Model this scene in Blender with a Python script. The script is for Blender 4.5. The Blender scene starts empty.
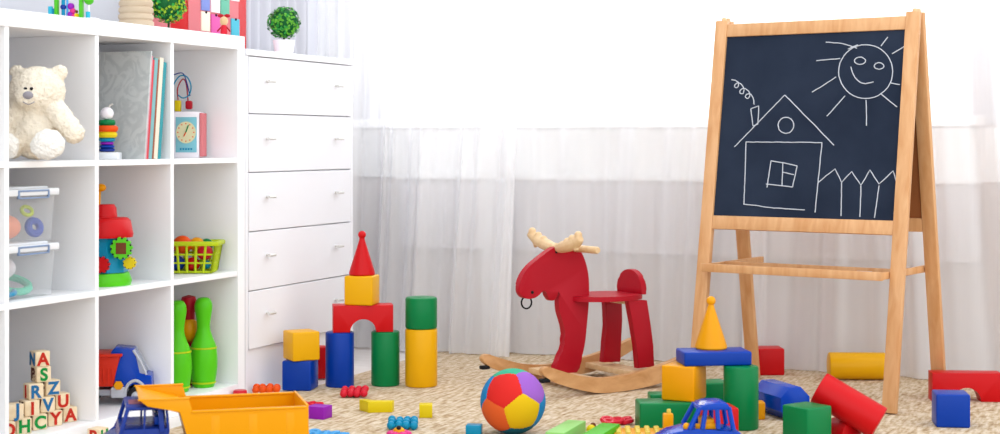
import bpy, bmesh, math, random
from mathutils import Vector, Matrix
random.seed(7)
PI = math.pi
S = bpy.context.scene
C = S.collection
# ------------------------------------------------------------------ camera, world, light, exposure
H = 0.78                      # eye height
YAW = math.radians(22.1)      # camera turned to the left of the room's depth axis
F = 1600.0                    # focal length in pixels of a 1000 px wide frame
cam = bpy.data.objects.new('camera', bpy.data.cameras.new('camera'))
C.objects.link(cam)
cam.location = (0, 0, H)
cam.rotation_euler = (PI/2, 0, YAW)
cam.data.sensor_width = 36.0
cam.data.lens = F/1000*36.0
cam.data.shift_y = -0.075
cam.data.clip_end = 60
cam.data.dof.use_dof = True
cam.data.dof.focus_distance = 4.75
cam.data.dof.aperture_fstop = 4.0
S.camera = cam
S.view_settings.view_transform = 'Standard'
S.view_settings.look = 'None'
S.view_settings.gamma = 1
S.view_settings.use_curve_mapping = False
S.view_settings.exposure = 0.31
S.cycles.use_denoising = True
S.cycles.max_bounces = 10
S.cycles.transparent_max_bounces = 24

wd = bpy.data.worlds.new('world'); S.world = wd; wd.use_nodes = True
nt = wd.node_tree; nt.nodes.clear()
wo = nt.nodes.new('ShaderNodeOutputWorld'); bg = nt.nodes.new('ShaderNodeBackground')
tc = nt.nodes.new('ShaderNodeTexCoord'); sp = nt.nodes.new('ShaderNodeSeparateXYZ')
cr = nt.nodes.new('ShaderNodeValToRGB')
nt.links.new(tc.outputs['Generated'], sp.inputs[0])
mr = nt.nodes.new('ShaderNodeMapRange'); mr.inputs['From Min'].default_value = -0.2; mr.inputs['From Max'].default_value = 0.9
mr.inputs['To Min'].default_value = 1.18; mr.inputs['To Max'].default_value = 2.6
nt.links.new(sp.outputs['Y'], mr.inputs['Value'])
mr3 = nt.nodes.new('ShaderNodeMapRange'); mr3.inputs['From Min'].default_value = 0.1; mr3.inputs['From Max'].default_value = -0.9  # added fill from behind the camera, brightens the curtain and front faces
mr3.inputs['To Min'].default_value = 0.0; mr3.inputs['To Max'].default_value = 0.55
nt.links.new(sp.outputs['Y'], mr3.inputs['Value'])
ad = nt.nodes.new('ShaderNodeMath'); ad.operation = 'ADD'
nt.links.new(mr.outputs[0], ad.inputs[0]); nt.links.new(mr3.outputs[0], ad.inputs[1])
nt.links.new(ad.outputs[0], bg.inputs['Strength'])
bg.inputs['Color'].default_value = (0.94, 0.975, 1.0, 1)
nt.links.new(bg.outputs[0], wo.inputs[0])
nt.nodes.remove(cr)

# daylight entering through the window (bright overcast sky)
ld = bpy.data.lights.new('window_daylight', 'AREA'); ld.shape = 'RECTANGLE'; ld.size = 2.2; ld.size_y = 1.5
ld.energy = 28; ld.color = (0.97, 0.985, 1.0)
lo = bpy.data.objects.new('window_daylight', ld); C.objects.link(lo)
lo.location = (-1.6, 6.1, 1.75); lo.rotation_euler = (math.radians(-72), 0, 0)
lo.rotation_euler = (math.radians(70), 0, PI)
lo.rotation_euler = Vector((0, -1, -0.35)).to_track_quat('-Z', 'Y').to_euler()

# ------------------------------------------------------------------ geometry helpers
R = Vector((math.cos(YAW), math.sin(YAW), 0)); D = Vector((-math.sin(YAW), math.cos(YAW), 0)); U = Vector((0, 0, 1))
EYE = Vector((0, 0, H))
def ray(px, py): return D + R*((px-500)/F) + U*((142-py)/F)
def W(xc, zc, z=0.0): return R*xc + D*zc + U*z                 # right / depth / height from where the camera stands
def fl(px, py, z=0.0):                                         # point on the horizontal plane z
    r = ray(px, py); return EYE + r*((z-H)/r.z)
def onX(px, py, X): r = ray(px, py); return EYE + r*(X/r.x)
def at(px, py, zc): return EYE + ray(px, py)*zc
def onp(px, py, p, n): r = ray(px, py); return EYE + r*((p-EYE).dot(n)/r.dot(n))

def rotz(a): return Matrix.Rotation(a, 4, 'Z')
def T(v): return Matrix.Translation(Vector(v))
def frame(x, y, z, o):                                         # matrix with columns x y z o
    m = Matrix.Identity(4)
    for i, v in enumerate((x, y, z)):
        for k in range(3): m[k][i] = v[k]
    for k in range(3): m[k][3] = o[k]
    return m
def NB(): return bmesh.new()
def box(bm, size, c=(0, 0, 0), M=None, bev=0.0, seg=2):
    r = bmesh.ops.create_cube(bm, size=1.0)
    vs = r['verts']
    bmesh.ops.scale(bm, vec=size, verts=vs)
    if bev > 0:
        es = list({e for v in vs for e in v.link_edges})
        rr = bmesh.ops.bevel(bm, geom=es, offset=bev, segments=seg, profile=0.5, affect='EDGES')
        vs = list({v for f in rr['faces'] for v in f.verts} | {v for v in vs if v.is_valid})
        seen = set(vs); st = list(vs)
        while st:
            v = st.pop()
            for e in v.link_edges:
                o = e.other_vert(v)
                if o not in seen: seen.add(o); st.append(o)
        vs = list(seen)
    m = T(c)
    if M is not None: m = M @ m
    bmesh.ops.transform(bm, matrix=m, verts=vs)
    return vs
def cyl(bm, r1, r2, h, c=(0, 0, 0), M=None, seg=32, bev=0.0):
    """cone / cylinder from z=0 to z=h at c"""
    prof = [(0, 0)]
    if bev > 0:
        prof += [(r1-bev, 0), (r1-bev*0.3, bev*0.3), (r1, bev), (r2, h-bev), (r2-bev*0.3, h-bev*0.3), (r2-bev, h)]
    else: prof += [(r1, 0), (r2, h)]
    prof += [(0, h)]
    return lathe(bm, prof, c, M, seg)
def lathe(bm, prof, c=(0, 0, 0), M=None, seg=32):
    rings = []
    for r, z in prof:
        if r < 1e-6: rings.append([bm.verts.new((0, 0, z))])
        else: rings.append([bm.verts.new((r*math.cos(2*PI*i/seg), r*math.sin(2*PI*i/seg), z)) for i in range(seg)])
    for a, b in zip(rings, rings[1:]):
        if len(a) == 1 and len(b) == 1: continue
        for i in range(seg):
            j = (i+1) % seg
            if len(a) == 1: bm.faces.new((a[0], b[j], b[i]))
            elif len(b) == 1: bm.faces.new((a[i], a[j], b[0]))
            else: bm.faces.new((a[i], a[j], b[j], b[i]))
    vs = [v for r in rings for v in r]
    m = T(c)
    if M is not None: m = M @ m
    bmesh.ops.transform(bm, matrix=m, verts=vs)
    return vs
def sph(bm, r, c=(0, 0, 0), s=(1, 1, 1), M=None, u=24, v=14):
    rr = bmesh.ops.create_uvsphere(bm, u_segments=u, v_segments=v, radius=r)
    m = T(c) @ Matrix.Diagonal((s[0], s[1], s[2], 1))
    if M is not None: m = T(c) @ M @ Matrix.Diagonal((s[0], s[1], s[2], 1))
    bmesh.ops.transform(bm, matrix=m, verts=rr['verts'])
    return rr['verts']
def tube(bm, pts, r, seg=8, closed=False, caps=True):
    pts = [Vector(p) for p in pts]; n = len(pts); rings = []
    prev = None
    for i, p in enumerate(pts):
        if closed: t = (pts[(i+1) % n]-pts[i-1])
        else: t = pts[min(i+1, n-1)]-pts[max(i-1, 0)]
        t.normalize()
        if prev is None:
            a = Vector((0, 0, 1)) if abs(t.z) < 0.9 else Vector((1, 0, 0))
            nn = t.cross(a).normalized()
        else:
            nn = (prev - t*prev.dot(t)).normalized()
        prev = nn; b = t.cross(nn)
        rad = r[i] if isinstance(r, (list, tuple)) else r
        rings.append([bm.verts.new(p + nn*rad*math.cos(2*PI*k/seg) + b*rad*math.sin(2*PI*k/seg)) for k in range(seg)])
    for i in range(n if closed else n-1):
        a, b = rings[i], rings[(i+1) % n]
        for k in range(seg):
            j = (k+1) % seg
            bm.faces.new((a[k], a[j], b[j], b[k]))
    if caps and not closed:
        bm.faces.new(rings[0][::-1]); bm.faces.new(rings[-1])
def prism(bm, pts, vec, bev=0.0):
    """polygon of 3-D points extruded symmetrically by vec"""
    vec = Vector(vec)
    v0 = [bm.verts.new(Vector(p)-vec/2) for p in pts]; v1 = [bm.verts.new(Vector(p)+vec/2) for p in pts]
    n = len(pts)
    fs = [bm.faces.new(v0[::-1]), bm.faces.new(v1)]
    for i in range(n):
        j = (i+1) % n
        fs.append(bm.faces.new((v0[i], v0[j], v1[j], v1[i])))
    if bev > 0:
        es = [e for e in fs[0].edges] + [e for e in fs[1].edges]
        bmesh.ops.bevel(bm, geom=es, offset=bev, segments=2, profile=0.5, affect='EDGES')
def plank(bm, p, q, side, w, t, bev=0.002):
    """a board from p to q; w along side, t across"""
    p, q = Vector(p), Vector(q); z = (q-p); L = z.length; z.normalize()
    x = Vector(side); x = (x - z*x.dot(z)).normalized(); y = z.cross(x)
    box(bm, (w, t, L), (0, 0, L/2), frame(x, y, z, p), bev)
def smooth_closed(pts, k=4):
    """Catmull-Rom through a closed list of tuples"""
    out = []; n = len(pts)
    for i in range(n):
        a, b, c, d = (Vector(pts[(i+j-1) % n]) for j in range(4))
        for s in range(k):
            t = s/k
            out.append(0.5*((2*b)+(-a+c)*t+(2*a-5*b+4*c-d)*t*t+(-a+3*b-3*c+d)*t**3))
    return out
def smooth_open(pts, k=4):
    pts = [Vector(p) for p in pts]
    pts = [2*pts[0]-pts[1]] + pts + [2*pts[-1]-pts[-2]]; out = []
    for i in range(1, len(pts)-2):
        a, b, c, d = pts[i-1:i+3]
        for s in range(k):
            t = s/k
            out.append(0.5*((2*b)+(-a+c)*t+(2*a-5*b+4*c-d)*t*t+(-a+3*b-3*c+d)*t**3))
    out.append(pts[-2]); return out

def wloc(o):
    v = Vector((0, 0, 0))
    while o is not None: v += o.location; o = o.parent
    return v
def obj(name, bm, mat, parent=None, origin=None, world=False, smooth=True, ang=40, loc=None, rz=0.0):
    """one mesh object. origin: world coords given, put the origin there. world: world coords, parent subtracts."""
    off = Vector((0, 0, 0)); l = Vector((0, 0, 0))
    if origin is not None: off = Vector(origin); l = off
    if world and parent is not None: off = wloc(parent)
    if off.length: bmesh.ops.translate(bm, vec=-off, verts=bm.verts)
    bmesh.ops.recalc_face_normals(bm, faces=bm.faces)
    me = bpy.data.meshes.new(name); bm.to_mesh(me); bm.free()
    if not isinstance(mat, (list, tuple)): mat = [mat]
    for m in mat: me.materials.append(m)
    if smooth:
        for p in me.polygons: p.use_smooth = True
        me.set_sharp_from_angle(angle=math.radians(ang))
    o = bpy.data.objects.new(name, me); C.objects.link(o)
    if parent is not None: o.parent = parent
    else: o.location = l
    if loc is not None: o.location = loc
    if rz: o.rotation_euler = (0, 0, rz)
    return o
def tag(o, label=None, cat=None, group=None, kind=None):
    if label: o['label'] = label
    if cat: o['category'] = cat
    if group: o['group'] = group
    if kind: o['kind'] = kind
    return o
def thing(name, label, cat, loc=(0, 0, 0), rz=0.0, group=None):
    o = bpy.data.objects.new(name, None); C.objects.link(o)
    o.location = loc; o.rotation_euler = (0, 0, rz); o.empty_display_size = 0.05
    return tag(o, label, cat, group)
def struct(name, bm, mat, **k):
    return tag(obj(name, bm, mat, **k), kind='structure')
def dup(o, parent=None):
    c = o.copy(); C.objects.link(c)
    if parent is not None: c.parent = parent
    for ch in list(o.children): dup(ch, c)
    return c

# ------------------------------------------------------------------ materials
def srgb(h):
    h = h.lstrip('#'); v = [int(h[i:i+2], 16)/255 for i in (0, 2, 4)]
    return tuple(x/12.92 if x <= 0.04045 else ((x+0.055)/1.055)**2.4 for x in v) + (1,)
def newmat(name):
    m = bpy.data.materials.new(name); m.use_nodes = True
    return m, m.node_tree, m.node_tree.nodes['Principled BSDF']
def plain(name, col, rough=0.45, var=0.03, bump=0.0, bscale=60, spec=0.2, coat=0.0, metal=0.0):
    m, t, b = newmat(name); c = srgb(col)
    if max(c[:3])-min(c[:3]) > 0.3: c = tuple(v*0.76 for v in c[:3])+(1,)
    tcn = t.nodes.new('ShaderNodeTexCoord'); nz = t.nodes.new('ShaderNodeTexNoise'); nz.inputs['Scale'].default_value = 9
    t.links.new(tcn.outputs['Object'], nz.inputs['Vector'])
    mx = t.nodes.new('ShaderNodeMix'); mx.data_type = 'RGBA'
    mx.inputs['A'].default_value = tuple(min(1, x*(1-var)) for x in c[:3])+(1,)
    mx.inputs['B'].default_value = tuple(min(1, x*(1+var)) for x in c[:3])+(1,)
    t.links.new(nz.outputs['Fac'], mx.inputs['Factor']); t.links.new(mx.outputs['Result'], b.inputs['Base Color'])
    b.inputs['Roughness'].default_value = rough; b.inputs['Specular IOR Level'].default_value = spec
    b.inputs['Coat Weight'].default_value = coat; b.inputs['Metallic'].default_value = metal
    if bump > 0:
        n2 = t.nodes.new('ShaderNodeTexNoise'); n2.inputs['Scale'].default_value = bscale; n2.inputs['Detail'].default_value = 4
        t.links.new(tcn.outputs['Object'], n2.inputs['Vector'])
        bp = t.nodes.new('ShaderNodeBump'); bp.inputs['Strength'].default_value = bump; bp.inputs['Distance'].default_value = 0.01
        t.links.new(n2.outputs['Fac'], bp.inputs['Height']); t.links.new(bp.outputs[0], b.inputs['Normal'])
    return m
def wood(name, c1, c2, scale=(60, 60, 3), rough=0.45):
    m, t, b = newmat(name)
    tcn = t.nodes.new('ShaderNodeTexCoord'); mp = t.nodes.new('ShaderNodeMapping'); mp.inputs['Scale'].default_value = scale
    nz = t.nodes.new('ShaderNodeTexNoise'); nz.inputs['Scale'].default_value = 1.0; nz.inputs['Detail'].default_value = 5
    nz.inputs['Distortion'].default_value = 0.6
    t.links.new(tcn.outputs['Object'], mp.inputs[0]); t.links.new(mp.outputs[0], nz.inputs['Vector'])
    r = t.nodes.new('ShaderNodeValToRGB'); r.color_ramp.elements[0].position = 0.32; r.color_ramp.elements[1].position = 0.7
    r.color_ramp.elements[0].color = srgb(c1); r.color_ramp.elements[1].color = srgb(c2)
    t.links.new(nz.outputs['Fac'], r.inputs[0]); t.links.new(r.outputs[0], b.inputs['Base Color'])
    b.inputs['Roughness'].default_value = rough
    return m
def clear(name, col, alpha=0.35, rough=0.15):
    m, t, b = newmat(name)
    b.inputs['Base Color'].default_value = srgb(col); b.inputs['Roughness'].default_value = rough
    tr = t.nodes.new('ShaderNodeBsdfTransparent'); tr.inputs['Color'].default_value = (1, 1, 1, 1)
    mx = t.nodes.new('ShaderNodeMixShader'); mx.inputs[0].default_value = alpha
    out = t.nodes['Material Output']
    t.links.new(tr.outputs[0], mx.inputs[1]); t.links.new(b.outputs[0], mx.inputs[2]); t.links.new(mx.outputs[0], out.inputs[0])
    return m
M = {}
M['white'] = plain('white_lacquer', '#F4F4F6', 0.4, 0.01)
M['white_in'] = M['white']
M['drawer'] = plain('white_drawer', '#ECECF1', 0.35, 0.008)
M['wall'] = plain('wall_paint', '#BDBDC4', 0.9, 0.01, 0.05, 200)
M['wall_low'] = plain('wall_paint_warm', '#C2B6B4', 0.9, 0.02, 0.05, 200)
M['sill'] = plain('sill_white', '#FFFFFF', 0.5, 0.005)
M['radiator'] = plain('radiator_enamel', '#DAD5DA', 0.5, 0.01)
M['red'] = plain('red_plastic', '#DC0A14', 0.38, 0.02)
M['redwood'] = plain('red_stain', '#C20E26', 0.42, 0.06)
M['blue'] = plain('blue_plastic', '#0040B0', 0.35, 0.02)
M['bluecar'] = plain('glossy_blue_plastic', '#0448C4', 0.2, 0.02)
M['navy'] = plain('navy_plastic', '#1A3A9C', 0.25, 0.03)
M['green'] = plain('green_plastic', '#007840', 0.35, 0.02)
M['yellow'] = plain('yellow_plastic', '#FFBC04', 0.38, 0.02)
M['orangeyellow'] = plain('amber_plastic', '#FFAC00', 0.35, 0.02)
M['orange'] = plain('orange_plastic', '#FF5A0A', 0.35, 0.02)
M['paleyellow'] = plain('lemon_plastic', '#F6DA10', 0.4, 0.02)
M['purple'] = plain('purple_plastic', '#A31FC0', 0.4, 0.02)
M['lime'] = plain('lime_plastic', '#62DC1E', 0.3, 0.02)
M['limeyellow'] = plain('lime_yellow_plastic', '#CBE01C', 0.4, 0.02)
M['teal'] = plain('teal_plastic', '#0898C4', 0.3, 0.02)
M['cyan'] = plain('cyan_plastic', '#36C0E0', 0.4, 0.02)
M['sky'] = plain('sky_blue_plastic', '#4FB0F0', 0.35, 0.02)
M['pink'] = plain('pink_plastic', '#F03A90', 0.4, 0.02)
M['rose'] = plain('rose_red_plastic', '#E82038', 0.3, 0.02)
M['palegreen'] = plain('pale_green_plastic', '#9FE07C', 0.4, 0.02)
M['leafgreen'] = plain('leaf_green_plastic', '#55C628', 0.4, 0.02)
M['black'] = plain('black_rubber', '#15161A', 0.5, 0.02)
M['grey'] = plain('grey_plastic', '#B9BCC4', 0.4, 0.02)
M['brown'] = plain('brown_plastic', '#6A3A1A', 0.5, 0.05)
M['wood'] = wood('beech_wood', '#CB925C', '#DCAB7A', (45, 45, 4))
M['woodm'] = wood('rocker_wood', '#BE8852', '#D6A470', (14, 14, 30))
M['woodp'] = wood('pale_wood', '#D6B080', '#E4C498', (30, 30, 30))
M['woodb'] = wood('block_wood', '#E3C9A0', '#F2E0C0', (50, 50, 50))
M['hardboard'] = plain('brown_hardboard', '#A8683C', 0.8, 0.06, 0.1, 200)
M['steel'] = plain('brushed_nickel', '#D8D6D2', 0.35, 0.02, metal=0.4)
M['chalk'] = plain('chalk_white', '#C6CBD4', 0.95, 0.08)
M['fur'] = plain('cream_fur', '#F3E8D6', 0.95, 0.05, 1.0, 120)
M['furw'] = plain('white_fur', '#FBF8F2', 0.95, 0.03, 1.0, 140)
M['nose'] = plain('grey_nose', '#8E8A92', 0.5, 0.03)
M['foam'] = plain('cream_vase', '#DFC9AE', 0.7, 0.03)
M['pot'] = plain('white_ceramic', '#F4EEF4', 0.4, 0.01)
M['stem'] = plain('dark_stem', '#3A3A20', 0.8, 0.1)
# jute rug
m, t, b = newmat('jute'); M['jute'] = m
tcn = t.nodes.new('ShaderNodeTexCoord'); 
def noise(t, src, scale, detail=4, sc3=None, rot=None):
    n = t.nodes.new('ShaderNodeTexNoise'); n.inputs['Scale'].default_value = scale; n.inputs['Detail'].default_value = detail
    if sc3:
        mp = t.nodes.new('ShaderNodeMapping'); mp.inputs['Scale'].default_value = sc3
        if rot: mp.inputs['Rotation'].default_value = rot
        t.links.new(src, mp.inputs[0]); src = mp.outputs[0]
    t.links.new(src, n.inputs['Vector']); return n
n1 = noise(t, tcn.outputs['Object'], 1.0, 5, (85, 14, 1), (0, 0, 0.12))
n2 = noise(t, tcn.outputs['Object'], 70, 3)
ramp = t.nodes.new('ShaderNodeValToRGB')
e = ramp.color_ramp.elements
e[0].position = 0.30; e[0].color = srgb('#8E6F4B'); e[1].position = 0.62; e[1].color = srgb('#DCCCB6')
x = ramp.color_ramp.elements.new(0.46); x.color = srgb('#BFA788')
ma = t.nodes.new('ShaderNodeMath'); ma.operation = 'MULTIPLY_ADD'; ma.inputs[1].default_value = 0.4
mb = t.nodes.new('ShaderNodeMath'); mb.operation = 'MULTIPLY'; mb.inputs[1].default_value = 0.6
t.links.new(n1.outputs['Fac'], mb.inputs[0]); t.links.new(n2.outputs['Fac'], ma.inputs[0]); t.links.new(mb.outputs[0], ma.inputs[2])
t.links.new(ma.outputs[0], ramp.inputs[0]); t.links.new(ramp.outputs[0], b.inputs['Base Color'])
b.inputs['Roughness'].default_value = 0.95; b.inputs['Specular IOR Level'].default_value = 0.1
bp = t.nodes.new('ShaderNodeBump'); bp.inputs['Strength'].default_value = 0.8; bp.inputs['Distance'].default_value = 0.006
t.links.new(ma.outputs[0], bp.inputs['Height']); t.links.new(bp.outputs[0], b.inputs['Normal'])
# floor boards, pale
m, t, b = newmat('pale_laminate'); M['floor'] = m
tcn = t.nodes.new('ShaderNodeTexCoord'); n1 = noise(t, tcn.outputs['Object'], 1.0, 4, (3, 40, 1))
ramp = t.nodes.new('ShaderNodeValToRGB'); ramp.color_ramp.elements[0].color = srgb('#D9CFC8'); ramp.color_ramp.elements[1].color = srgb('#EEE8E4')
t.links.new(n1.outputs['Fac'], ramp.inputs[0]); t.links.new(ramp.outputs[0], b.inputs['Base Color']); b.inputs['Roughness'].default_value = 0.5
# blackboard
m, t, b = newmat('slate_paint'); M['slate'] = m
tcn = t.nodes.new('ShaderNodeTexCoord'); n1 = noise(t, tcn.outputs['Object'], 5, 6)
ramp = t.nodes.new('ShaderNodeValToRGB'); ramp.color_ramp.elements[0].position = 0.3; ramp.color_ramp.elements[1].position = 0.8
ramp.color_ramp.elements[0].color = srgb('#1C2536'); ramp.color_ramp.elements[1].color = srgb('#2B3547')
t.links.new(n1.outputs['Fac'], ramp.inputs[0]); t.links.new(ramp.outputs[0], b.inputs['Base Color']); b.inputs['Roughness'].default_value = 0.8; b.inputs['Specular IOR Level'].default_value = 0.12
# sheer voile
m, t, b = newmat('sheer_voile'); M['voile'] = m
out = t.nodes['Material Output']; t.nodes.remove(b)
tr = t.nodes.new('ShaderNodeBsdfTransparent'); df = t.nodes.new('ShaderNodeBsdfDiffuse'); tl = t.nodes.new('ShaderNodeBsdfTranslucent')
df.inputs['Color'].default_value = (0.97, 0.965, 0.975, 1); tl.inputs['Color'].default_value = (0.97, 0.965, 0.975, 1)
m1 = t.nodes.new('ShaderNodeMixShader'); m1.inputs[0].default_value = 0.22
t.links.new(df.outputs[0], m1.inputs[1]); t.links.new(tl.outputs[0], m1.inputs[2])
m2 = t.nodes.new('ShaderNodeMixShader')
# the more obliquely a thread layer is crossed the denser it looks
lw = t.nodes.new('ShaderNodeLayerWeight'); lw.inputs['Blend'].default_value = 0.5
mr2 = t.nodes.new('ShaderNodeMapRange'); mr2.inputs['To Min'].default_value = 0.6; mr2.inputs['To Max'].default_value = 1.0
t.links.new(lw.outputs['Facing'], mr2.inputs['Value']); t.links.new(mr2.outputs[0], m2.inputs[0])
t.links.new(tr.outputs[0], m2.inputs[1]); t.links.new(m1.outputs[0], m2.inputs[2]); t.links.new(m2.outputs[0], out.inputs[0])
M['clearbox'] = clear('clear_plastic', '#F0F4F8', 0.10, 0.1)
M['lid'] = clear('frosted_lid', '#F4F7FB', 0.85, 0.25)
M['glass'] = clear('window_glass', '#F8FCFF', 0.06, 0.02)
M['windscreen'] = clear('toy_windscreen', '#E8EEF4', 0.5, 0.1)

# ------------------------------------------------------------------ the room
XL, YB = -3.0, 5.62            # left wall, back wall
XR, YF = 1.6, -1.0
FZ = -0.004
bm = NB(); box(bm, (XR-XL+0.1, YB-YF+0.1, 0.1), ((XL+XR)/2, (YF+YB)/2, FZ-0.05)); struct('floor', bm, M['floor'])
bm = NB(); box(bm, (0.1, YB-YF, 2.6), (XL-0.05, (YF+YB)/2, FZ+1.3)); struct('wall_left', bm, M['wall'])
WX0, WX1, SZ, WT = -2.83, -0.56, 0.868, 2.3
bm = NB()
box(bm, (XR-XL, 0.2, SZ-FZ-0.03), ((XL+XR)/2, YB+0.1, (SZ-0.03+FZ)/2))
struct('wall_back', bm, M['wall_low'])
bm = NB()
box(bm, (WX0-XL, 0.2, WT-SZ+0.03), ((XL+WX0)/2, YB+0.1, (SZ-0.03+WT)/2))
box(bm, (XR-WX1, 0.2, WT-SZ+0.03), ((XR+WX1)/2, YB+0.1, (SZ-0.03+WT)/2))
box(bm, (XR-XL, 0.2, 2.6-WT), ((XL+XR)/2, YB+0.1, (WT+2.6)/2))
struct('wall_back_upper', bm, M['wall'])
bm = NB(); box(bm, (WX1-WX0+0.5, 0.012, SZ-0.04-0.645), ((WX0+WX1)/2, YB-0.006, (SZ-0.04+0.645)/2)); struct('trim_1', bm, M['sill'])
# window with casements and sill
bm = NB(); wy = YB+0.12
for x0, x1 in ((WX0, WX0+0.06), ((WX0+WX1)/2-0.05, (WX0+WX1)/2+0.05), (WX1-0.06, WX1)):
    box(bm, (x1-x0, 0.07, WT-SZ), ((x0+x1)/2, wy, (SZ+WT)/2), None, 0.004)
for z in (SZ+0.03, WT-0.03): box(bm, (WX1-WX0, 0.068, 0.06), ((WX0+WX1)/2, wy, z), None, 0.004)
win = struct('window_1', bm, M['sill'])
bm = NB(); box(bm, (WX1-WX0-0.1, 0.006, WT-SZ-0.1), ((WX0+WX1)/2, wy, (SZ+WT)/2)); obj('pane', bm, M['glass'], win)
bm = NB(); box(bm, (WX1-WX0+0.1, 0.24, 0.035), ((WX0+WX1)/2, YB+0.03, SZ-0.0175), None, 0.006); obj('window_sill', bm, M['sill'], win)
# radiator
rad = thing('radiator', 'grey panel radiator under the window behind the sheer curtain', 'radiator', (-1.6, YB-0.045, 0.375))
bm = NB(); box(bm, (2.15, 0.05, 0.265), (0, 0, 0.1325), None, 0.01); 
for i in range(54): box(bm, (0.018, 0.012, 0.225), (-1.05+i*0.0396, -0.028, 0.1325), None, 0.004, 1)
obj('panel', bm, M['radiator'], rad)
bm = NB(); box(bm, (2.16, 0.075, 0.014), (0, -0.004, 0.27), None, 0.003); obj('top_grille', bm, M['sill'], rad)
for x in (-0.8, 0.8):
    bm = NB(); box(bm, (0.03, 0.02, 0.12), (x, 0.03, 0.15)); obj('bracket', bm, M['sill'], rad)
# rug
bm = NB()
RX0, RX1, RY0, RY1 = -2.47, 1.3, 0.6, 5.52
nx, ny = 60, 80
box(bm, (RX1-RX0, RY1-RY0, 0.004), ((RX0+RX1)/2, (RY0+RY1)/2, -0.002), None, 0.0015, 1)
tag(obj('rug', bm, M['jute'], origin=((RX0+RX1)/2, (RY0+RY1)/2, -0.004)), 'large beige woven jute rug covering the floor under the toys', 'rug')
# curtains
def curtain(x0, x1, y0, seed, label, amp=0.035, dens=9.0):
    rnd = random.Random(seed)
    ph = [rnd.uniform(0, 6.28) for _ in range(8)]; fr = [rnd.uniform(0.7, 1.35) for _ in range(8)]
    n = int((x1-x0)*110); nz = 34; z0, z1 = 0.003, 2.42
    bm = NB(); g = []
    for j in range(nz+1):
        v = j/nz; z = z0 + (z1-z0)*v; row = []
        for i in range(n+1):
            u = i/n; x = x0+(x1-x0)*u
            s = (x + 0.11*(1-v)**1.4*math.sin(2.9*x+ph[2]))*dens*(1+0.12*math.sin(x*1.7+ph[0]))
            a = (math.sin(2*PI*s*0.55*fr[1]+ph[1]+0.5*math.sin(z*1.6+ph[2]))*0.55 + math.sin(2*PI*s*0.23*fr[3]+ph[3]+0.7*(1-v))*0.5
                 + 0.42*math.sin(2*PI*s*1.15+ph[4]+0.5*math.sin(3*z+x)) + 0.10*math.sin(2*PI*s*2.6+ph[5]+0.8*math.sin(2.1*z)))
            env = 0.45+0.55*(0.5+0.5*math.sin(x*2.3+ph[5]))
            xx = x + 0.012*math.sin(2*PI*s*0.5+ph[6])*(1-v) + 0.012*math.sin(z*2+ph[7])
            row.append(bm.verts.new((xx, y0+amp*a*env, z)))
        g.append(row)
    for j in range(nz):
        for i in range(n): bm.faces.new((g[j][i], g[j][i+1], g[j+1][i+1], g[j+1][i]))
    o = obj('sheer_curtain', bm, M['voile'], origin=((x0+x1)/2, y0, 0), ang=180)
    return tag(o, label, 'curtain', 'sheer curtains at the window')
curtain(-3.0+0.03, -2.12, 5.395, 3, 'left sheer white curtain panel hanging beside the chest of drawers', 0.036)
curtain(-2.28, -1.22, 5.483, 11, 'middle sheer white curtain panel hanging behind the red rocking moose', 0.032)
curtain(-1.32, 0.55, 5.418, 23, 'right sheer white curtain panel hanging behind the blackboard easel', 0.03)
bm = NB(); g_ = []
for j in range(2):
    g_.append([bm.verts.new((-2.955+0.011*math.sin(i*0.55+0.8*math.sin(i*0.13)), 4.89+i*0.0058, 0.004+j*2.44)) for i in range(81)])
for i in range(80): bm.faces.new((g_[0][i], g_[0][i+1], g_[1][i+1], g_[1][i]))
M['drape'] = plain('pale_grey_cloth', '#C2C2CA', 0.9, 0.02)
tag(obj('side_drape', bm, M['drape'], origin=(-2.955, 5.12, 0.0), ang=180), 'pale grey drape along the left wall behind the small potted topiary', 'curtain')
bm = NB(); tube(bm, [(-2.98, 5.42, 2.44), (0.7, 5.42, 2.44)], 0.014, 12)
for x in (-2.9, 0.6): box(bm, (0.02, 0.2, 0.02), (x, 5.52, 2.44))
tag(obj('curtain_rod', bm, M['steel'], origin=(-1.2, 5.42, 2.44)), 'metal rod above the window that carries the sheer curtains', 'curtain rod')

# ------------------------------------------------------------------ cube shelf
KX = -2.577                     # front plane
KD = 0.385                      # depth
YD = [2.82, 3.160, 3.520, 3.872, 4.216]    # upright panels (near faces of dividers at their centres)
ZS = [0.042, 0.386, 0.732, 1.062]
sh = thing('cube_shelf', 'tall white cube shelf full of toys along the left wall', 'shelf', (KX-KD/2, 3.5, FZ))
def shp(name, size, c):
    bm = NB(); box(bm, size, c, None, 0.0012, 1); return obj(name, bm, M['white'], sh, world=True)
y0s, y1s = 2.775, 4.262
shp('top_panel', (KD, y1s-y0s, 1.104-1.062), (KX-KD/2, (y0s+y1s)/2, (1.104+1.062)/2))
shp('bottom_panel', (KD, y1s-y0s-0.08, 0.042-FZ), (KX-KD/2, (y0s+y1s)/2, (0.042+FZ)/2))
shp('side_panel', (KD, 0.04, 1.062-FZ), (KX-KD/2, y0s+0.02, (1.062+FZ)/2))
shp('side_panel', (KD, 0.04, 1.062-FZ), (KX-KD/2, y1s-0.02, (1.062+FZ)/2))
for y in YD[1:4]: shp('divider_panel', (KD-0.004, 0.016, 1.02), (KX-KD/2-0.001, y+0.001, 0.552))
ends = [(2.815, YD[1]-0.007), (YD[1]+0.009, YD[2]-0.007), (YD[2]+0.009, YD[3]-0.007), (YD[3]+0.009, 4.222)]
for z in (0.386, 0.732):
    for a, b_ in ends: shp('shelf_board', (KD-0.004, b_-a, 0.016), (KX-KD/2-0.001, (a+b_)/2, z-0.008))

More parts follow.
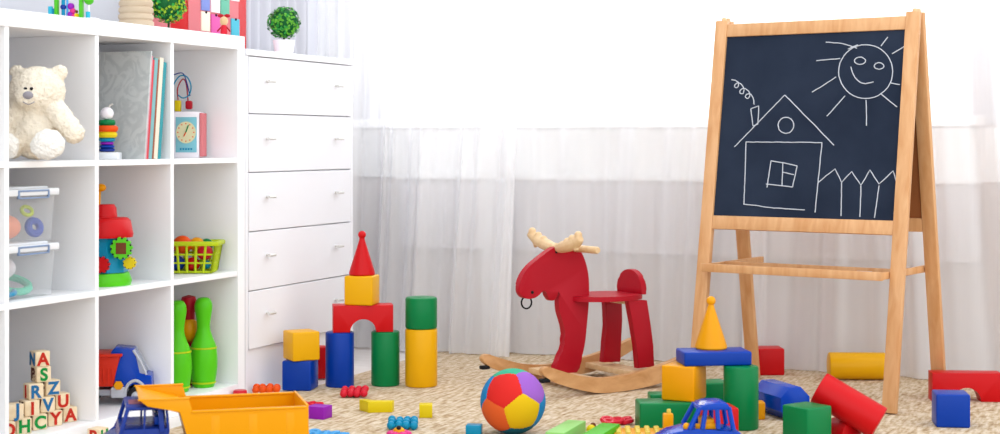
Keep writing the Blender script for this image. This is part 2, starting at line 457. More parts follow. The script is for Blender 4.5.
# ------------------------------------------------------------------ chest of drawers
DX = -2.584; DY0, DY1 = 4.279, 5.0
dr = thing('chest_of_drawers', 'tall white chest of five drawers beside the cube shelf', 'chest of drawers', (DX-0.2, (DY0+DY1)/2, FZ))
def drp(name, size, c, par=None, mat='drawer', bev=0.0015):
    bm = NB(); box(bm, size, c, None, bev, 1); return obj(name, bm, M[mat], par or dr, world=True)
dd = 0.33
drp('top_panel', (dd, DY1-DY0, 0.02), (DX-dd/2+0.003, (DY0+DY1)/2, 1.058))
for y in (DY0+0.009, DY1-0.009): drp('side_panel', (dd-0.003, 0.018, 1.048-FZ), (DX-dd/2, y, (1.048+FZ)/2))
drp('back_panel', (0.01, DY1-DY0-0.04, 1.03-FZ), (DX-dd+0.008, (DY0+DY1)/2, (1.03+FZ)/2))
drp('plinth', (0.018, DY1-DY0-0.037, 0.134-FZ), (DX-0.020, (DY0+DY1)/2, (0.134+FZ)/2))
zl = [1.047, 0.868, 0.685, 0.501, 0.317, 0.135]
for i in range(5):
    za, zb = zl[i+1]+0.0015, zl[i]-0.0015
    d_ = drp('drawer', (0.018, DY1-DY0-0.041, zb-za), (DX-0.0095, (DY0+DY1)/2, (za+zb)/2))
    for y in (4.405, 4.865):
        bm = NB(); zc = (za+zb)/2+0.014
        tube(bm, [(DX+0.02, y-0.02, zc), (DX+0.02, y+0.02, zc)], 0.0045, 10)
        tube(bm, [(DX-0.002, y, zc), (DX+0.02, y, zc)], 0.004, 8)
        obj('handle', bm, M['steel'], d_, world=True)
drp('gap_filler', (0.006, DY1-DY0-0.037, 0.925), (DX-0.0225, (DY0+DY1)/2, 0.585))  # added white filler, lightens the shade in the gaps between drawers

# ------------------------------------------------------------------ topiary balls
def topiary(name, loc, r, cz, pot_r, pot_h, label, cols, n=520, seed=1):
    t_ = thing(name, label, 'plant', loc)
    rnd = random.Random(seed)
    bm = NB(); lathe(bm, [(0, 0), (pot_r*0.78, 0), (pot_r, pot_h), (pot_r*0.9, pot_h), (pot_r*0.86, pot_h*0.85), (0, pot_h*0.85)]); obj('pot', bm, M['pot'], t_)
    bm = NB(); tube(bm, [(0, 0, pot_h*0.8), (0.001, 0, (pot_h+cz)/2), (0, 0, cz)], 0.0035, 8); obj('stem', bm, M['stem'], t_)
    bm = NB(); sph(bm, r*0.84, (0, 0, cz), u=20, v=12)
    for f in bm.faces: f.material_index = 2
    for i in range(n):
        v = Vector((rnd.gauss(0, 1), rnd.gauss(0, 1), rnd.gauss(0, 1))).normalized()
        p = v*r*rnd.uniform(0.84, 1.0) + Vector((0, 0, cz))
        a = v.cross(Vector((rnd.gauss(0, 1), rnd.gauss(0, 1), rnd.gauss(0, 1)))).normalized(); a = (a+v*rnd.uniform(-0.1, 0.7)).normalized()
        b2 = a.cross(v).normalized(); L = r*rnd.uniform(0.16, 0.24); w = L*0.38
        vs = [bm.verts.new(p-a*L*0.5), bm.verts.new(p+b2*w+v*w*0.3), bm.verts.new(p+a*L*0.6), bm.verts.new(p-b2*w+v*w*0.3)]
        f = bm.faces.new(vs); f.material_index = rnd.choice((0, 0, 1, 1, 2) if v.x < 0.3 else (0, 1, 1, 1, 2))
    me = obj('foliage', bm, [M[c] for c in cols], t_, smooth=False)
    return t_
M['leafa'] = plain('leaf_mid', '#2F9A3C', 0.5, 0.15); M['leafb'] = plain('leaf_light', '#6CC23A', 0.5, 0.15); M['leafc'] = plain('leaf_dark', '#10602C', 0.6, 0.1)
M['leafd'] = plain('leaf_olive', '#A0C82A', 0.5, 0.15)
p = onX(284, 53, -2.68)
topiary('potted_topiary', (p.x, p.y, 1.068), 0.056, 0.110, 0.037, 0.052, 'small round green topiary in a white pot on top of the chest of drawers', ('leafa', 'leafb', 'leafc'), seed=2)
p = onX(168.5, 20, -2.84)
topiary('potted_topiary', (p.x, p.y, 1.104), 0.060, 0.106, 0.024, 0.028, 'yellow-green topiary ball on the cube shelf in front of the red board', ('leafa', 'leafd', 'leafc'), seed=5)

# ------------------------------------------------------------------ on top of the cube shelf
p = onX(136, 10, -2.68)
bm = NB(); prof = [(0, 0), (0.05, 0)]
for i in range(9):
    z = 0.004+i*0.019; prof += [(0.046-0.0006*i, z), (0.0505-0.0008*i, z+0.005), (0.0505-0.0008*i, z+0.014), (0.046-0.0006*i, z+0.018)]
prof += [(0.03, 0.176), (0.025, 0.176), (0.025, 0.15), (0, 0.15)]
lathe(bm, prof); tag(obj('ribbed_vase', bm, M['foam'], loc=(p.x, p.y, 1.104)), 'cream ribbed vase on the cube shelf left of the yellow-green topiary', 'vase')
# white doily / cap in front of vase
p = onX(114, 20, -2.64)
# pocket board
XB = -2.945
pby0, pby1 = 4.31, onX(246.5, 10, XB).y
pbc = (pby0+pby1)/2
pb = thing('pocket_board', 'red and pink board of coloured pockets standing at the back of the chest of drawers', 'board', (XB-0.008, pbc, 1.068), 0)
bm = NB(); box(bm, (0.016, pby1-pby0, 0.42), (0, 0, 0.21), None, 0.003); obj('backing', bm, M['red'], pb)
M['salmon'] = plain('salmon_felt', '#F08A90', 0.8, 0.03)
def pbox(px0, px1, z0, z1, x, th, mt, nm, par):
    ya, yb_ = onX(px0, 10, XB).y-pbc, onX(px1, 10, XB).y-pbc
    bm = NB(); box(bm, (th, yb_-ya, z1-z0), (x, (ya+yb_)/2, (z0+z1)/2), None, 0.001); return obj(nm, bm, M[mt], par)
pbox(188, 238, 0.0, 0.40, 0.0085, 0.004, 'salmon', 'panel', pb); pbox(152, 170, 0.0, 0.40, 0.0085, 0.004, 'salmon', 'panel', pb)
for nm_, c_ in (('pwhite', '#F2F2F0'), ('pblue', '#8FA0E6'), ('pmint', '#7CCDB0'), ('pcream', '#EDE0CC'), ('ppink', '#F26AB8'), ('pcyan', '#5CC8E0')): M[nm_] = plain(nm_+'_felt', c_, 0.8)
def zpx(py): t_ = (-XB)/0.5233; return H + (142-py)*t_/F - 1.068
for k_, (xa, xb, ya_, yb2, mt) in enumerate(((200, 208.5, 1, 16.5, 'pblue'), (210, 218.5, 2, 17, 'pwhite'), (219.5, 228, 2, 18, 'pmint'), (230, 238, -16, 3, 'pwhite'),
     (200, 208.5, 17.5, 36, 'pcream'), (210, 218.5, 19, 38, 'ppink'), (230, 238, 20.5, 42, 'pcyan'), (200, 208.5, -20, -1, 'ppink'), (210, 218.5, -19, 0, 'pcyan'), (219.5, 228, -18, 0, 'pcream'))):
    pk = pbox(xa, xb, zpx(yb2), zpx(ya_), 0.012, 0.005, mt, 'pocket', pb)
    bm = NB(); sph(bm, 0.0045, (0.0155, onX((xa+xb)/2, 10, XB).y-pbc, zpx(ya_+0.6)), u=8, v=6); obj('snap', bm, M['black'], pk)
# small doll in front of the board
p = onX(224, 30, -2.61)
dl = thing('small_doll', 'tiny wooden doll with a red bow standing against the red board', 'doll', (p.x, p.y, 1.104), YAW)
bm = NB(); lathe(bm, [(0, 0), (0.010, 0), (0.011, 0.008), (0.008, 0.03), (0.004, 0.034), (0, 0.034)], seg=16); obj('dress', bm, M['rose'], dl)
bm = NB(); sph(bm, 0.013, (0, 0, 0.044), (0.95, 0.9, 1.1)); obj('head', bm, M['woodp'], dl)
bm = NB()
for s in (-1, 1): sph(bm, 0.008, (s*0.010, 0, 0.060), (1.2, 0.5, 0.7), u=10, v=8)
obj('bow', bm, M['redwood'], dl)
bm = NB()
for s in (-1, 1): tube(bm, [(s*0.006, 0, 0.028), (s*0.02, -0.004, 0.012)], 0.0025, 6)
obj('arms', bm, M['redwood'], dl)
# colourful figure set
p = onX(70, 15, -2.67)
tg = thing('toy_play_gate', 'colourful toy with green posts and small pegs on the left shelf top', 'toy', (p.x, p.y, 1.104), YAW)
bm = NB(); box(bm, (0.15, 0.05, 0.006), (0, 0, 0.003), None, 0.002); obj('base', bm, M['pot'], tg)
def peg(x, h, r, mat, nm='peg', z=0.006):
    bm = NB(); cyl(bm, r, r, h, (x, 0, z), None, 16, 0.0015); return obj(nm, bm, M[mat], tg)
s_ = 4.05/1600
for x in (56, 82): 
    bm = NB(); box(bm, (0.0095, 0.02, 0.12), ((x-70)*s_, 0, 0.066), None, 0.002); obj('post', bm, M['leafgreen'], tg)
peg((49.5-70)*s_, 0.032, 0.0065, 'cyan'); peg((52.5-70)*s_, 0.026, 0.005, 'teal'); peg((89-70)*s_, 0.018, 0.006, 'cyan')
peg((63-70)*s_, 0.075, 0.005, 'teal'); 
bm = NB(); sph(bm, 0.008, ((63-70)*s_, 0, 0.036)); obj('bead', bm, M['navy'], tg)
peg((67.2-70)*s_, 0.05, 0.003, 'sky')
for x, z, r, mt in ((70.5, 0.016, 0.0085, 'purple'), (73, 0.026, 0.008, 'pink'), (71, 0.038, 0.0095, 'purple'), (74, 0.012, 0.0075, 'pink'), (77, 0.012, 0.008, 'paleyellow'), (77, 0.024, 0.004, 'brown')):
    bm = NB(); sph(bm, r, ((x-70)*s_, 0, z), u=14, v=10); obj('bead', bm, M[mt], tg)
bm = NB(); sph(bm, 0.013, ((90-70)*s_, 0, 0.055)); obj('ball', bm, M['leafgreen'], tg)
bm = NB(); tube(bm, [((90-70)*s_, 0, 0.006), ((90-70)*s_, 0, 0.05)], 0.002, 6); obj('stalk', bm, M['pot'], tg)
bm = NB(); box(bm, (0.075, 0.02, 0.01), (0, 0, 0.13), None, 0.002); obj('crossbar', bm, M['leafgreen'], tg)

# ------------------------------------------------------------------ shelf, top row: teddy
zc0 = 4.02; s_ = zc0/1600
tp = at(35, 158, zc0); tb = thing('teddy_bear', 'cream plush teddy bear sitting in the top left shelf cell', 'teddy bear', (tp.x, tp.y, 0.732), YAW)
zb = 142+(0.78-0.732)/s_    # pixel row of the board
def lp(px, py, dy=0.0): return ((px-35)*s_, dy, (zb-py)*s_)
def rem(o, vox=0.005, disp=0.006, size=0.012, sm=2):
    mod = o.modifiers.new('remesh', 'REMESH'); mod.mode = 'VOXEL'; mod.voxel_size = vox; mod.use_smooth_shade = True
    if sm: s2 = o.modifiers.new('smooth', 'SMOOTH'); s2.iterations = sm
    if disp:
        tx = bpy.data.textures.new('fur_clumps', 'CLOUDS'); tx.noise_scale = size
        d2 = o.modifiers.new('disp', 'DISPLACE'); d2.texture = tx; d2.strength = disp; d2.mid_level = 0.5
bm = NB()
sph(bm, 0.062, lp(37, 91), (1.14, 0.92, 1.0))                   # head
sph(bm, 0.030, lp(33, 98, -0.045), (1.1, 0.8, 0.8))             # muzzle
sph(bm, 0.019, lp(17, 72), (1, 0.6, 1)); sph(bm, 0.021, lp(59, 73), (1.0, 0.6, 1))   # ears
sph(bm, 0.060, lp(34, 133, 0.01), (1.02, 0.85, 1.12))           # body
sph(bm, 0.04, lp(36, 112, 0.005), (1.0, 0.9, 0.8))
for q in range(4):
    sph(bm, 0.029-0.001*q, lp(58+q*6.5, 112+q*7, -0.01-0.008*q), (1, 1, 1.05))      # right-hand arm
    sph(bm, 0.029-0.001*q, lp(14-q*4, 114+q*6.5, -0.01-0.006*q), (1, 1, 1))
sph(bm, 0.036, lp(49, 144, -0.03), (1.0, 1.2, 0.95)); sph(bm, 0.034, lp(14, 146, -0.03), (1.0, 1.2, 0.95))
body = obj('body', bm, M['fur'], tb); rem(body, 0.0045, 0.010, 0.010)
bm = NB(); sph(bm, 0.042, lp(57, 144, -0.075), (0.98, 0.5, 0.9)); sph(bm, 0.036, lp(53, 146, -0.065), (1.1, 0.5, 0.95))
fo = obj('foot', bm, M['furw'], tb); rem(fo, 0.005, 0.008)
bm = NB(); sph(bm, 0.036, lp(15, 146, -0.07), (0.9, 0.55, 0.95)); fo = obj('foot', bm, M['furw'], tb); rem(fo, 0.005, 0.008)
bm = NB(); sph(bm, 0.0125, lp(36, 96, -0.068), (1.05, 0.6, 0.8)); obj('nose', bm, M['nose'], tb)
bm = NB(); tube(bm, smooth_open([lp(31, 102.5, -0.069), lp(36.5, 105, -0.067), lp(42, 102.5, -0.066)], 4), 0.0012, 6); obj('mouth', bm, M['nose'], tb)
for x in (32.3, 38.2):
    bm = NB(); sph(bm, 0.0042, lp(x, 89.5, -0.058)); obj('eye', bm, M['black'], tb)

# ---- binder and books (top row, second cell)
def bookY(px, X=-2.60): return onX(px, 100, X).y
M['binder'] = None
m, t, b = newmat('grey_marbled_card'); M['binder'] = m
tcn = t.nodes.new('ShaderNodeTexCoord'); n1 = noise(t, tcn.outputs['Object'], 18, 5); n1.inputs['Distortion'].default_value = 2.5
ramp = t.nodes.new('ShaderNodeValToRGB'); ramp.color_ramp.elements[0].position = 0.42; ramp.color_ramp.elements[1].position = 0.56
ramp.color_ramp.elements[0].color = srgb('#B9BEBF'); ramp.color_ramp.elements[1].color = srgb('#C8CCCC')
t.links.new(n1.outputs['Fac'], ramp.inputs[0]); t.links.new(ramp.outputs[0], b.inputs['Base Color']); b.inputs['Roughness'].default_value = 0.7
M['bk_pink'] = plain('book_pink', '#F4A8B8', 0.6); M['bk_red'] = plain('book_red', '#F0505A', 0.6); M['bk_aqua'] = plain('book_aqua', '#8FC6CC', 0.6)
M['bk_brown'] = plain('book_brown', '#9A5A40', 0.6); M['bk_cream'] = plain('book_cream', '#E6DCCB', 0.6); M['bk_teal'] = plain('book_teal', '#3FA8B4', 0.6)
M['bk_white'] = plain('book_white', '#E8E8E8', 0.6)
yb = 3.738; lean = math.radians(6.3)
books = [('file_folder', 0.006, 0.303, 'binder', 'grey marbled file folder, foremost of the leaning row in the shelf', 'folder'),
         ('picture_book', 0.012, 0.29, 'bk_pink', 'slim pink book leaning right behind the grey marbled folder', 'book'),
         ('picture_book', 0.007, 0.28, 'bk_red', 'thin red book leaning between the pink book and the aqua book', 'book'),
         ('picture_book', 0.016, 0.285, 'bk_aqua', 'pale aqua book in the leaning row between the red and brown books', 'book'),
         ('picture_book', 0.007, 0.282, 'bk_brown', 'thin brown book in the leaning row next to the cream book', 'book'),
         ('picture_book', 0.018, 0.287, 'bk_cream', 'cream book in the leaning row before the teal book', 'book'),
         ('picture_book', 0.015, 0.275, 'bk_teal', 'teal book at the far right end of the leaning row', 'book')]
for i, (nm, th, hh, mt, lb, ct) in enumerate(books):
    dp = 0.225 if i else 0.26
    xf = -2.583 if i == 0 else -2.588
    # local: y across, leaning towards +y as it rises
    L_ = lean
    Mx = T((xf-dp/2, yb, 0.732)) @ Matrix.Rotation(-L_, 4, 'X')
    bk = thing(nm, lb, ct, (xf-dp/2, yb, 0.732), 0, 'books and folders in the shelf' if i else None)
    Mr = Matrix.Rotation(-L_, 4, 'X')
    lift = th*math.sin(L_)
    bm = NB()
    box(bm, (dp, 0.0015, hh), (0, 0.00075, hh/2+lift), Mr); box(bm, (dp, 0.0015, hh), (0, th-0.00075, hh/2+lift), Mr)
    box(bm, (0.0015, th, hh), (dp/2, th/2, hh/2+lift), Mr, 0.0004, 1)
    obj('cover', bm, M[mt], bk)
    bm = NB(); box(bm, (dp-0.006, th-0.0034, hh-0.008), (-0.001, th/2, hh/2+lift), Mr); obj('pages', bm, M['bk_white'], bk)
    yb += th/math.cos(L_)+0.001
# ring stacker
zc_ = 4.39; s_ = zc_/1600
p = at(107, 160, zc_); rs = thing('ring_stacker', 'rainbow ring stacking toy with a white ball on top beside the grey folder', 'stacking toy', (p.x, p.y, 0.732), YAW)
bm = NB(); box(bm, (0.062, 0.05, 0.02), (0.004, 0, 0.01), None, 0.002); obj('base', bm, M['lid'], rs)
bm = NB(); cyl(bm, 0.004, 0.004, 0.12, (0, 0, 0.02), None, 12); obj('rod', bm, M['woodp'], rs)
z = 0.021
for r_, h_, mt in ((0.021, 0.010, 'navy'), (0.020, 0.009, 'blue'), (0.018, 0.009, 'purple'), (0.022, 0.011, 'teal'), (0.028, 0.016, 'paleyellow'), (0.030, 0.017, 'orange'), (0.023, 0.016, 'green')):
    bm = NB(); lathe(bm, [(0.004, 0), (r_-0.004, 0), (r_, h_*0.3), (r_, h_*0.7), (r_-0.004, h_), (0.004, h_)], (0, 0, z)); obj('ring', bm, M[mt], rs); z += h_
bm = NB(); sph(bm, 0.018, (0, 0, z+0.017)); obj('ball', bm, M['pot'], rs)
bm = NB(); tube(bm, [(0.004, 0, z+0.032), (0.008, 0, z+0.04), (0.016, 0, z+0.043)], 0.003, 8); obj('hook', bm, M['steel'], rs)

# ---- clock activity cube (third cell)
zc_ = 4.86; s_ = zc_/1600; zb = 142+0.048/s_
p = at(188.5, 158, zc_); ck = thing('activity_cube', 'wooden clock activity box with a bead maze on top in the shelf', 'toy', (p.x, p.y, 0.732), YAW)
def lq(px, py, dy=0): return ((px-188.5)*s_, dy, (zb-py)*s_)
bw, bh = 30*s_, 46*s_
bm = NB(); box(bm, (bw-0.012, 0.07, bh), (0, 0, bh/2), None, 0.002); obj('body', bm, M['pot'], ck)
bm = NB(); box(bm, (0.010, 0.072, bh*0.98), (-bw/2+0.003, 0, bh/2), None, 0.001); obj('side_panel', bm, M['teal'], ck)
bm = NB(); box(bm, (0.008, 0.072, bh*0.94), (bw/2-0.001, 0, bh/2), None, 0.001); obj('side_panel', bm, M['salmon'], ck)
bm = NB(); box(bm, (bw-0.028, 0.004, bh*0.76), (0.0, -0.036, bh*0.50), None, 0.001); M['ltaqua'] = plain('light_aqua_print', '#8FD6E4', 0.6, 0.12); fp = obj('face_panel', bm, M['ltaqua'], ck)
Mf = Matrix.Rotation(PI/2, 4, 'X')
bm = NB(); cyl(bm, 0.030, 0.030, 0.003, (0, 0, 0), T((0, -0.038, bh*0.55)) @ Mf @ Matrix.Diagonal((1, 1.1, 1, 1)), 28); M['dial'] = plain('cream_dial', '#F6EFC0', 0.6); obj('dial', bm, M['dial'], fp)
bm = NB()
for k in range(12):
    a = k*PI/6; box(bm, (0.0035, 0.001, 0.0035), (0.024*math.sin(a), -0.0415, bh*0.55+0.0265*math.cos(a)))
obj('numerals', bm, M['orange'], fp)
bm = NB(); tube(bm, [(0, -0.043, bh*0.55), (0.008, -0.043, bh*0.55+0.022)], 0.0018, 6); obj('hand', bm, M['green'], fp)
bm = NB(); tube(bm, [(0, -0.043, bh*0.55), (-0.006, -0.043, bh*0.55-0.012)], 0.0018, 6); obj('hand', bm, M['orange'], fp)
bm = NB()
for k in range(5): box(bm, (0.005, 0.001, 0.006), (-0.016+0.008*k, -0.0385, bh*0.19), None)
obj('lettering', bm, M['teal'], fp)
bm = NB(); box(bm, (0.018, 0.02, 0.034), lq(178, 106), None, 0.003); obj('block', bm, M['paleyellow'], ck)
bm = NB(); box(bm, (0.020, 0.02, 0.026), lq(189, 105), None, 0.005); obj('block', bm, M['redwood'], ck)
bm = NB(); tube(bm, smooth_open([lq(171, 110), lq(171, 96), lq(174, 84), lq(180, 76), lq(187, 77), lq(191, 86), lq(189, 95), lq(183, 98), lq(178, 95)], 5), 0.0022, 6); obj('wire', bm, M['teal'], ck)
bm = NB(); tube(bm, smooth_open([lq(178, 100), lq(177, 88, 0.01), lq(182, 79, 0.01), lq(186, 84, 0.005), lq(188, 101)], 5), 0.002, 6); obj('wire', bm, M['redwood'], ck)
bm = NB(); tube(bm, smooth_open([lq(173, 75), lq(182, 73), lq(186, 80), lq(190, 96)], 5), 0.0018, 6); obj('wire', bm, M['navy'], ck)

# ------------------------------------------------------------------ middle row: clear boxes
def clear_box(z0, label, hh):
    y0_, y1_ = 3.20, 3.395; x0_, x1_ = -2.86, -2.618
    cx, cy = (x0_+x1_)/2, (y0_+y1_)/2; w, d_ = x1_-x0_, y1_-y0_
    t_ = thing('storage_box', label, 'box', (cx, cy, z0), 0, 'clear lidded boxes in the shelf')
    bm = NB(); a = 0.94; th = 0.0025; zt = hh-0.022
    # tapered open shell
    def ring(k, z, ins): return [bm.verts.new((sx*(w/2*k-ins), sy*(d_/2*k-ins), z)) for sx, sy in ((-1, -1), (1, -1), (1, 1), (-1, 1))]
    o0, o1, i1, i0 = ring(a, 0, 0), ring(1, zt, 0), ring(1, zt, th), ring(a, th, th)
    for A, B in ((o0, o1), (o1, i1), (i1, i0)):
        for k in range(4): bm.faces.new((A[k], A[(k+1) % 4], B[(k+1) % 4], B[k]))
    bm.faces.new(o0[::-1]); bm.faces.new(i0)
    obj('tub', bm, M['clearbox'], t_, smooth=False)
    bm = NB(); box(bm, (w+0.014, d_+0.012, 0.018), (0.003, 0.0, zt+0.005), None, 0.004); box(bm, (w-0.03, d_-0.02, 0.006), (0, 0, zt+0.016), None, 0.002)
    lid = obj('lid', bm, M['lid'], t_)
    bm = NB(); box(bm, (0.006, 0.12, 0.005), (w/2+0.009, 0.0, zt+0.009), None, 0.001); box(bm, (0.006, 0.12, 0.004), (w/2+0.009, 0.0, zt-0.009), None, 0.001); box(bm, (0.006, 0.006, 0.02), (w/2+0.009, -0.058, zt), None, 0.001); box(bm, (0.006, 0.006, 0.02), (w/2+0.009, 0.058, zt), None, 0.001); M['latch'] = M.get('latch') or plain('latch_plastic', '#8FA6CC', 0.4)
    obj('latch', bm, M['latch'], t_)
    return t_, cx, cy, w, d_
HB = 0.143
cb, cx, cy, w, d_ = clear_box(0.386, 'clear lidded box with green and pink toys, lower of the two in the shelf', HB)
clear_box(0.386+HB-0.002, 'clear lidded box with orange and blue toys, stacked on the lower box', HB)
def lump(name, mt, c, r, s, label, cat='toy', g=None, seed=0):
    bm = NB(); sph(bm, r, (0, 0, 0), s); 
    o = obj(name, bm, M[mt], loc=c, rz=seed); tag(o, label, cat, g); return o
M['peach'] = plain('peach_plastic', '#F59A78', 0.5); M['aquag'] = plain('aqua_green_plastic', '#5FD0AC', 0.5); M['pinkl'] = plain('light_pink_plastic', '#F0A0C8', 0.5)
zU = 0.386+HB-0.002+0.005
lump('toy_egg', 'peach', (-2.675, 3.262, zU+0.033), 0.036, (1.1, 1.35, 0.9), 'peach orange toy egg inside the upper clear box', g=None)
def ringtoy(name, mt, c, r, tr, label, tilt):
    bm = NB(); tube(bm, [(r*math.cos(2*PI*k/20), r*math.sin(2*PI*k/20), 0) for k in range(20)], tr, 8, closed=True)
    o = obj(name, bm, M[mt], loc=c); o.rotation_euler = tilt; tag(o, label, 'toy ring'); return o
ringtoy('toy_ring', 'blue', (-2.645, 3.345, zU+0.030), 0.017, 0.010, 'thick blue toy ring inside the upper clear box', (0.3, PI/2-0.3, 0))
ringtoy('toy_ring', 'limeyellow', (-2.66, 3.335, zU+0.072), 0.014, 0.005, 'small lime toy ring lying high in the upper clear box', (0.3, 0.8, 0))
zL = 0.386+0.005
ringtoy('toy_ring', 'aquag', (-2.685, 3.30, zL+0.028), 0.048, 0.010, 'large aqua green toy ring inside the lower clear box', (0.1, 0.35, 0))
ringtoy('toy_ring', 'teal', (-2.66, 3.24, zL+0.012), 0.030, 0.007, 'teal toy ring at the bottom of the lower clear box', (0.1, 0.1, 0))
lump('toy_egg', 'pinkl', (-2.665, 3.222, zL+0.062), 0.020, (1, 1, 0.8), 'light pink toy egg inside the lower clear box')
lump('toy_dome', 'pot', (-2.72, 3.31, zL+0.066), 0.036, (1, 1, 0.8), 'white toy dome inside the lower clear box')

# ---- activity toy (middle row, second cell)
zc_ = 4.30; s_ = zc_/1600; zb = 142+(0.78-0.386)/s_
zc_ = 4.408; s_ = zc_/1600; zb = 142+(0.78-0.386)/s_
ac = thing('gear_play_house', 'red and blue toy play house with spinning gears on the middle shelf', 'toy', (-2.675, 3.678, 0.386), YAW)
def la(px, py, dy=0): return ((px-103)*s_, dy, (zb-py)*s_)
bm = NB(); lathe(bm, [(0, 0), (0.074, 0), (0.078, 0.012), (0.070, 0.034), (0.05, 0.038), (0, 0.038)]); obj('base', bm, M['lime'], ac)
bm = NB(); lathe(bm, [(0, 0.036), (0.068, 0.036), (0.066, 0.135), (0, 0.135)], seg=8, M=rotz(PI/8)); obj('body', bm, M['teal'], ac, ang=20)
bm = NB(); lathe(bm, [(0, 0.132), (0.080, 0.132), (0.082, 0.14), (0.074, 0.178), (0.066, 0.185), (0.038, 0.187), (0.036, 0.212), (0.030, 0.222), (0, 0.222)]); obj('roof', bm, M['red'], ac)
bm = NB(); tube(bm, [(-0.012, 0, 0.21), (-0.01, 0, 0.26)], 0.004, 8); sph(bm, 0.014, (-0.006, 0, 0.268), (1, 1, 0.8)); obj('finial', bm, M['orangeyellow'], ac)
def gear(c, r, n, mat, hole, nm='gear', th=0.012, tilt=0):
    c = Vector(c)
    g_ = NB(); Mg = T(c) @ Matrix.Rotation(tilt, 4, 'Z') @ Mf
    pts = []
    for k in range(n*4):
        a = 2*PI*k/(n*4); rr = r if k % 4 in (0, 1) else r*0.82
        pts.append((rr*math.cos(a), rr*math.sin(a)))
    prism(g_, [Mg @ Vector((x, y, 0)) for x, y in pts], Mg.to_3x3() @ Vector((0, 0, th)), 0.001)
    o = obj(nm, g_, M[mat], ac)
    b3 = NB()
    for k in range(n):
        a = 2*PI*(k+0.6)/n; sph(b3, r*0.09, Mg @ Vector((r*0.88*math.cos(a), r*0.88*math.sin(a), th*0.5)), u=8, v=6)
    obj('dots', b3, M['black'], o)
    if hole:
        b2 = NB(); prism(b2, [Mg @ Vector((x*hole, y*hole*1.1, 0)) for x, y in ((-1, -1), (1, -1), (1, 1), (-1, 1))], Mg.to_3x3() @ Vector((0, 0, th+0.002))); obj('hub', b2, M['brown'], o)
    return o
gear(la(126.5, 247, -0.060), 0.031, 11, 'lime', 0.014)
gear(la(108, 263, -0.072), 0.023, 10, 'red', 0)
gear(la(133, 262, -0.04), 0.018, 9, 'paleyellow', 0)

# ---- basket (middle row, third cell)
zc_ = 4.83; s_ = zc_/1600
p = at(190, 270, zc_); bk = thing('plastic_basket', 'yellow-green lattice basket of toy fruit on the middle shelf', 'basket', (p.x, p.y, 0.386), YAW)
bm = NB(); wt, wb, dt, db, hh = 0.175, 0.145, 0.11, 0.09, 0.094
def bpnt(u, v, k):        # u,v in -1..1 ; k height fraction
    return Vector(((wb+(wt-wb)*k)/2*u, (db+(dt-db)*k)/2*v, 0.003+(hh-0.003)*k))
def loopk(k, r):
    tube(bm, [bpnt(*c, k) for c in ((-1, -1), (-0.5, -1), (0, -1), (0.5, -1), (1, -1), (1, 0), (1, 1), (0, 1), (-1, 1), (-1, 0))], r, 6, closed=True)
box(bm, (wb, db, 0.004), (0, 0, 0.003), None, 0.001)
for k in (0.03, 0.32, 0.6): loopk(k, 0.003)
box(bm, (wt+0.016, 0.012, 0.014), (0, -dt/2, hh-0.004), None, 0.004); box(bm, (wt+0.016, 0.012, 0.014), (0, dt/2, hh-0.004), None, 0.004)
box(bm, (0.014, dt, 0.014), (wt/2+0.003, 0, hh-0.004), None, 0.004); box(bm, (0.014, dt, 0.014), (-wt/2-0.003, 0, hh-0.004), None, 0.004)
for i in range(7):
    u = -1+i/3
    for v in (-1, 1): tube(bm, [bpnt(u, v, 0), bpnt(u, v, 0.95)], 0.0042, 6)
for i in range(5):
    v = -1+i*0.5
    for u in (-1, 1): tube(bm, [bpnt(u, v, 0), bpnt(u, v, 0.95)], 0.0042, 6)
obj('lattice', bm, M['limeyellow'], bk)
def inb(x, y, z): return p + R*x + D*y + U*0  if False else Vector((p.x, p.y, 0.386)) + R*x + D*y + U*z
for x, y, z, r_, mt, lb in ((-0.02, -0.015, 0.085, 0.029, 'orange', 'big orange toy fruit on top in the yellow-green basket'),
                            (0.048, -0.018, 0.062, 0.024, 'rose', 'red toy fruit at the right side of the basket'),
                            (0.018, 0.012, 0.084, 0.023, 'orangeyellow', 'amber toy fruit behind the big orange one in the basket'),
                            (0.045, 0.028, 0.082, 0.020, 'green', 'dark green toy fruit at the back of the basket'),
                            (-0.035, -0.02, 0.030, 0.024, 'blue', 'blue toy ball low at the left in the basket'),
                            (0.012, -0.020, 0.027, 0.022, 'red', 'small red toy ball low in the middle of the basket'),
                            (0.052, -0.014, 0.025, 0.014, 'teal', 'teal toy ball at the bottom right of the basket'),
                            (-0.062, 0.0, 0.072, 0.018, 'red', 'small red toy ball at the left end of the basket')):
    o = lump('toy_fruit', mt, inb(x, y, z), r_, (1, 1, 0.95), lb, 'toy fruit', 'toy fruit in the basket')

# ------------------------------------------------------------------ bottom row
# ---- alphabet blocks
BS = 0.0397
def textmesh(ch, size, ext=0.0008):
    cu = bpy.data.curves.new('glyph', 'FONT'); cu.body = ch; cu.size = size; cu.extrude = ext; cu.align_x = 'CENTER'; cu.align_y = 'CENTER'; cu.offset = size*0.035
    o = bpy.data.objects.new('glyph_tmp', cu); C.objects.link(o)
    me = bpy.data.meshes.new_from_object(o.evaluated_get(bpy.context.evaluated_depsgraph_get()))
    C.objects.unlink(o); bpy.data.objects.remove(o)
    # recentre on its bounding box
    xs = [v.co.x for v in me.vertices]; ys = [v.co.y for v in me.vertices]
    c = Vector(((min(xs)+max(xs))/2, (min(ys)+max(ys))/2, 0))
    for v in me.vertices: v.co -= c
    return me
M['tred'] = plain('letter_red', '#D8301E', 0.6); M['tblue'] = plain('letter_blue', '#2878B4', 0.6); M['tgreen'] = plain('letter_green', '#12A048', 0.6)
M['tdark'] = plain('letter_brown', '#5A2A1C', 0.6)
bm = NB(); box(bm, (BS, BS, BS), (0, 0, BS/2), None, 0.003); blk_me = obj('tmp', bm, M['woodb']).data
